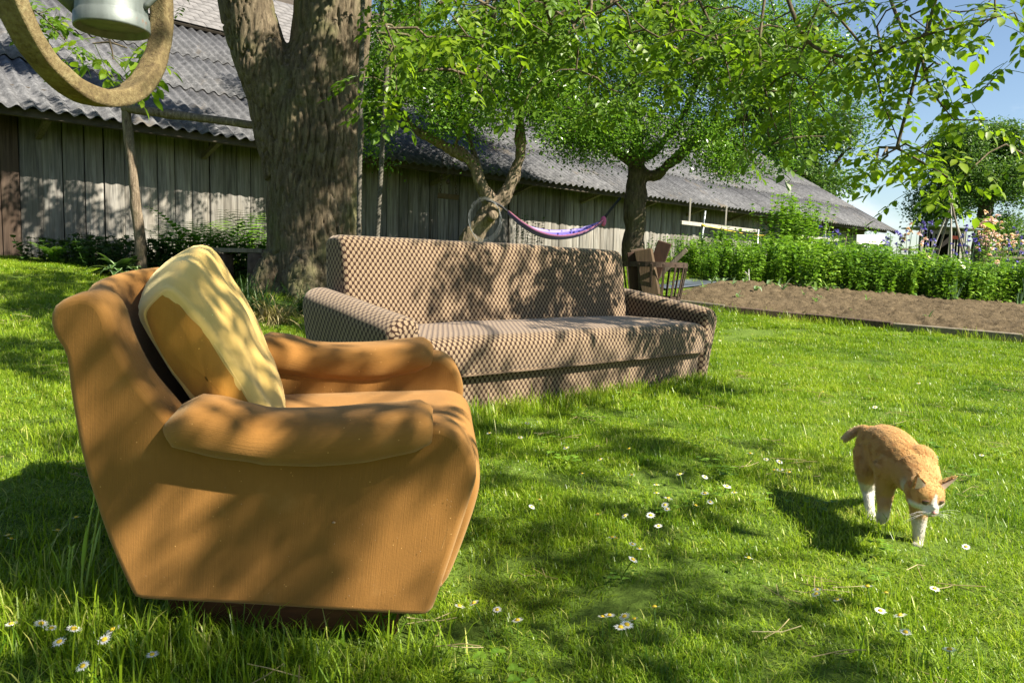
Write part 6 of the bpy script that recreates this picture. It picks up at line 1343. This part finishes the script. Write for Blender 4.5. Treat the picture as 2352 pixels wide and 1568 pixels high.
for i, (x_, y_) in enumerate(dpx):
    q = onG(x_, y_, 0.052); q = q + np.array([0, 0, 0.052]); r = thing('daisy', ('white daisy in the grass in front of the armchair base' if y_ > 1360 and x_ < 1150 else 'white daisy in the lawn beyond the shadow of the armchair back' if x_ < 300 else 'white daisy in the lawn along the front of the sofa' if y_ < 1075 and x_ < 1560 else 'white daisy in the lawn right of the walking cat' if x_ > 2160 else 'white daisy in the open lawn below the walking cat' if y_ > 1300 and x_ > 1800 else 'white daisy beyond the sofa near the soil bed' if y_ < 950 else 'white daisy in the dappled lawn between armchair and cat'), 'daisy', q, (rs.uniform(-.2, .5), rs.uniform(-.3, .4), rs.uniform(0, 6)), 'daisies in the lawn', rs.uniform(1.05, 1.55))
    inst('petals', dm[i % 3], r); inst('eye', de, r); inst('stem', ds, r)

# ------------------------------------------------------------------ grass
def patch(seed, n, w_, h0, h1, wid, bend, flat=0.0, tint=(0, 0.8)):
    rs_ = np.random.RandomState(seed); b0 = np.stack([rs_.uniform(-w_, w_, n), rs_.uniform(-w_, w_, n), np.full(n, -0.012)], 1); az = rs_.uniform(0, 6.283, n); h = rs_.uniform(h0, h1, n) * (0.7 + 0.5 * rs_.rand(n)); ln = rs_.uniform(0.08, bend, n) * h
    d = np.stack([np.cos(az), np.sin(az), np.zeros(n)], 1); s = np.stack([-np.sin(az), np.cos(az), np.zeros(n)], 1); wd = rs_.uniform(0.6, 1.3, n) * wid; V = []
    for f, wf_ in ((0, 1.0), (0.45, 0.9), (0.8, 0.55)):
        c = b0 + d * (ln * f * f)[:, None] + np.array([0, 0, 1.0]) * (h * (f - 0.22 * f * f * (ln / h)))[:, None]; V += [c - s * (wd * wf_)[:, None], c + s * (wd * wf_)[:, None]]
    V.append(b0 + d * ln[:, None] + np.array([0, 0, 1.0]) * (h * (1 - 0.35 * ln / h))[:, None]); V = np.stack(V, 1).reshape(-1, 3); k = np.arange(n) * 7
    F = [np.concatenate([np.stack([k, k + 1, k + 3, k + 2], 1), np.stack([k + 2, k + 3, k + 5, k + 4], 1)]), np.stack([k + 4, k + 5, k + 6], 1)]
    tn = rs_.uniform(tint[0], tint[1], n); dry = rs_.rand(n) < 0.045; tn[dry] = 1.5
    return V, F, np.repeat(np.clip(tn, 0, 1.6), 7)
gcol = bpy.data.collections.new('grass_protos')
def to_col(o, c): c.objects.link(o); return o
for k in range(7):
    V, F, t_ = patch(100 + k, 360, 0.12, 0.016, 0.046, 0.0015, 1.2 + 0.25 * (k % 3)); to_col(mk('grass_patch', V, F, M['grass'], None, False, attr={'tint': t_}, link=False), gcol)
tcol = bpy.data.collections.new('tall_grass_protos')
for k in range(4):
    V, F, t_ = patch(140 + k, 55, 0.10, 0.06, 0.13, 0.0018, 0.9); to_col(mk('tall_grass_patch', V, F, M['grass'], None, False, attr={'tint': t_}, link=False), tcol)
wcol = bpy.data.collections.new('weed_protos')
for k in range(4):
    rs_ = np.random.RandomState(170 + k); b = MB()
    for j in range(9):
        o_ = np.array([rs_.randn() * 0.03, rs_.randn() * 0.03, rs_.uniform(0.01, 0.045)])
        for m_ in range(3): a_ = m_ * 2.09 + rs_.rand(); b.add(*leaf(o_, (math.cos(a_), math.sin(a_), 0.25), 0.013 * rs_.uniform(0.8, 1.5), 0.006, curl=0.2, seg=3), rs_.uniform(0.2, 0.9))
    to_col(b.build('clover_patch', M['leaf_herb'], None, False, link=False), wcol)
scol = bpy.data.collections.new('straw_protos')
for k in range(3):
    rs_ = np.random.RandomState(190 + k); b = MB()
    for j in range(5): c = np.array([rs_.randn() * 0.05, rs_.randn() * 0.05, rs_.uniform(0.015, 0.05)]); d = rdir(rs_, R_(rs_.uniform(-8, 15))) * rs_.uniform(0.02, 0.06); b.add(*tube([c - d, c + d * 0.2 + rs_.randn(3) * 0.004, c + d], 0.0011, 4)[:2], rs_.rand())
    to_col(b.build('straw_bits', M['straw'], None, False, link=False), scol)
def scatter(name, label, pts, scl, col_, seed, zs=None):
    rs_ = np.random.RandomState(seed); n = len(pts); me = bpy.data.meshes.new(name); me.vertices.add(n); me.vertices.foreach_set('co', np.asarray(pts, np.float32).ravel())
    a_ = me.attributes.new('rot', 'FLOAT_VECTOR', 'POINT'); rot = np.stack([rs_.uniform(-0.06, 0.06, n), rs_.uniform(-0.06, 0.06, n), rs_.uniform(0, 6.283, n)], 1).astype(np.float32); a_.data.foreach_set('vector', rot.ravel())
    a_ = me.attributes.new('scl', 'FLOAT_VECTOR', 'POINT'); sv = np.stack([scl, scl, scl * (zs if zs is not None else 1.0)], 1).astype(np.float32); a_.data.foreach_set('vector', sv.ravel())
    a_ = me.attributes.new('idx', 'INT', 'POINT'); a_.data.foreach_set('value', rs_.randint(0, len(col_.objects), n).astype(np.int32))
    o = bpy.data.objects.new(name, me); COL.objects.link(o); o['kind'] = 'stuff'; tag(o, label, 'grass')
    ng = bpy.data.node_groups.new(name, 'GeometryNodeTree'); ng.interface.new_socket('Geometry', in_out='INPUT', socket_type='NodeSocketGeometry'); ng.interface.new_socket('Geometry', in_out='OUTPUT', socket_type='NodeSocketGeometry')
    nn = ng.nodes; gi = nn.new('NodeGroupInput'); go = nn.new('NodeGroupOutput'); ip = nn.new('GeometryNodeInstanceOnPoints'); ci = nn.new('GeometryNodeCollectionInfo'); ci.inputs['Collection'].default_value = col_; ci.inputs['Separate Children'].default_value = True; ci.inputs['Reset Children'].default_value = True
    def na(nm, ty): q = nn.new('GeometryNodeInputNamedAttribute'); q.data_type = ty; q.inputs['Name'].default_value = nm; return q.outputs['Attribute']
    er = nn.new('FunctionNodeEulerToRotation'); lk = ng.links.new
    lk(gi.outputs[0], ip.inputs['Points']); lk(ci.outputs[0], ip.inputs['Instance']); ip.inputs['Pick Instance'].default_value = True; lk(na('idx', 'INT'), ip.inputs['Instance Index'])
    lk(na('rot', 'FLOAT_VECTOR'), er.inputs[0]); lk(er.outputs[0], ip.inputs['Rotation']); lk(na('scl', 'FLOAT_VECTOR'), ip.inputs['Scale']); lk(ip.outputs[0], go.inputs[0])
    md = o.modifiers.new('scatter', 'NODES'); md.node_group = ng; return o
def local2(P, O, A, B): l = P - O[:2]; return l @ A[:2], l @ B[:2]
def blocked(P, mg=0.0):
    a_, b_ = local2(P, cO, cA, cB); ch = (a_ > -0.53 + mg) & (a_ < -0.07 - mg) & (b_ > 0.09 + mg) & (b_ < CW - 0.09 - mg)
    u_, v_ = local2(P, sO, sU, sV); sf_ = (u_ > -SL - 0.10 + mg) & (u_ < 0.10 - mg) & (v_ > 0.03 + mg) & (v_ < 0.78 - mg)
    d = NX * P[:, 0] + NY * P[:, 1]; bd = inside(bp, P[:, 0], P[:, 1]); s2 = inside(shp, P[:, 0], P[:, 1]); tk = np.linalg.norm(P - wbase[:2], axis=1) < 0.45
    ch = ch | ((a_ > -0.53) & (a_ < -0.05) & (b_ > -0.02) & (b_ < 0.1) & (np.sin(P[:, 0] * 977) > -0.2))
    return ch | sf_ | bd | s2 | (d > 11.45) | tk
def field(y0, y1, dens, seed, wide=0.80):
    rs_ = np.random.RandomState(seed); n = int(dens * 2 * wide * y1 * (y1 - y0)) + 1; y = rs_.uniform(y0, y1, n); x = rs_.uniform(-wide * y1, wide * y1, n); k = np.abs(x) < wide * y + 0.35; P = np.stack([x[k], y[k]], 1); P = P[~blocked(P, 0.03)]
    return np.concatenate([P, G(P[:, 0], P[:, 1])[:, None]], 1)
GP = []; GS = []; GZ = []
for y0, y1, dn, sc_ in ((0.7, 2.2, 110, 0.85), (2.2, 4.0, 90, 1.0), (4.0, 7.0, 64, 1.15), (7.0, 12.0, 32, 1.5), (12.0, 20.0, 9, 2.1)):
    P = field(y0, y1, dn, int(y0 * 10)); GP.append(P); v_ = np.array([mnoise.noise(Vector((p[0] * 2.3, p[1] * 2.3, 0))) for p in P]); GS.append(np.full(len(P), sc_)); GZ.append(np.clip(0.95 + 0.8 * v_, 0.66, 2) / (sc_ if sc_ > 1.2 else 1) * (1.15 if sc_ > 1.2 else 1))
scatter('lawn_grass', 'short sunlit green lawn grass all over the garden', np.concatenate(GP), np.concatenate(GS), gcol, 1, np.concatenate(GZ))
# longer tufts where the mower misses : round the furniture, trunk and bed edge
TP = []
rs_ = np.random.RandomState(77)
for k in range(26): a_ = rs_.uniform(-0.62, 0.02); q = cO + cA * a_ + cB * rs_.uniform(-0.10, 0.05); TP.append(q[:2])
for k in range(26): q = cO + cA * rs_.uniform(-0.95, -0.6) + cB * rs_.uniform(-0.3, 0.8); TP.append(q[:2])
for k in range(28): q = onG(rs_.uniform(0, 330), rs_.uniform(1330, 1560)); TP.append(q[:2])
for k in range(110): q = sO + sU * rs_.uniform(-SL - 0.1, 0.15) + sV * rs_.uniform(-0.12, 0.02); TP.append(q[:2])
for k in range(70): f = rs_.rand(); i = rs_.randint(0, 5); q = bp[i] * (1 - f) + bp[i + 1] * f; TP.append(q[:2] - np.array([0.05, 0.12]) * rs_.rand())
for k in range(130): q = np.stack([rs_.uniform(-3.5, 4), rs_.uniform(1.0, 6)]); TP.append(q)
for k in range(120): q = onG(rs_.uniform(1480, 1680), rs_.uniform(595, 612)); TP.append(q[:2])
TP = np.array(TP); TP = TP[~blocked(TP, 0.0)]; scatter('long_grass', 'longer grass tufts left unmown round the furniture and beds', np.concatenate([TP, G(TP[:, 0], TP[:, 1])[:, None]], 1), rs_.uniform(0.6, 1.15, len(TP)), tcol, 2)
P = field(0.8, 6.0, 9, 91); P = P[[mnoise.noise(Vector((p[0] * 1.1, p[1] * 1.1, 5))) > -0.15 for p in P]]; scatter('clover', 'small round clover leaves mixed through the lawn', P, rs_.uniform(0.7, 1.5, len(P)), wcol, 3)
P = field(0.8, 6.0, 4, 93); scatter('cut_straw', 'dry straw bits lying loose on the lawn', P, rs_.uniform(0.6, 1.2, len(P)), scol, 4)
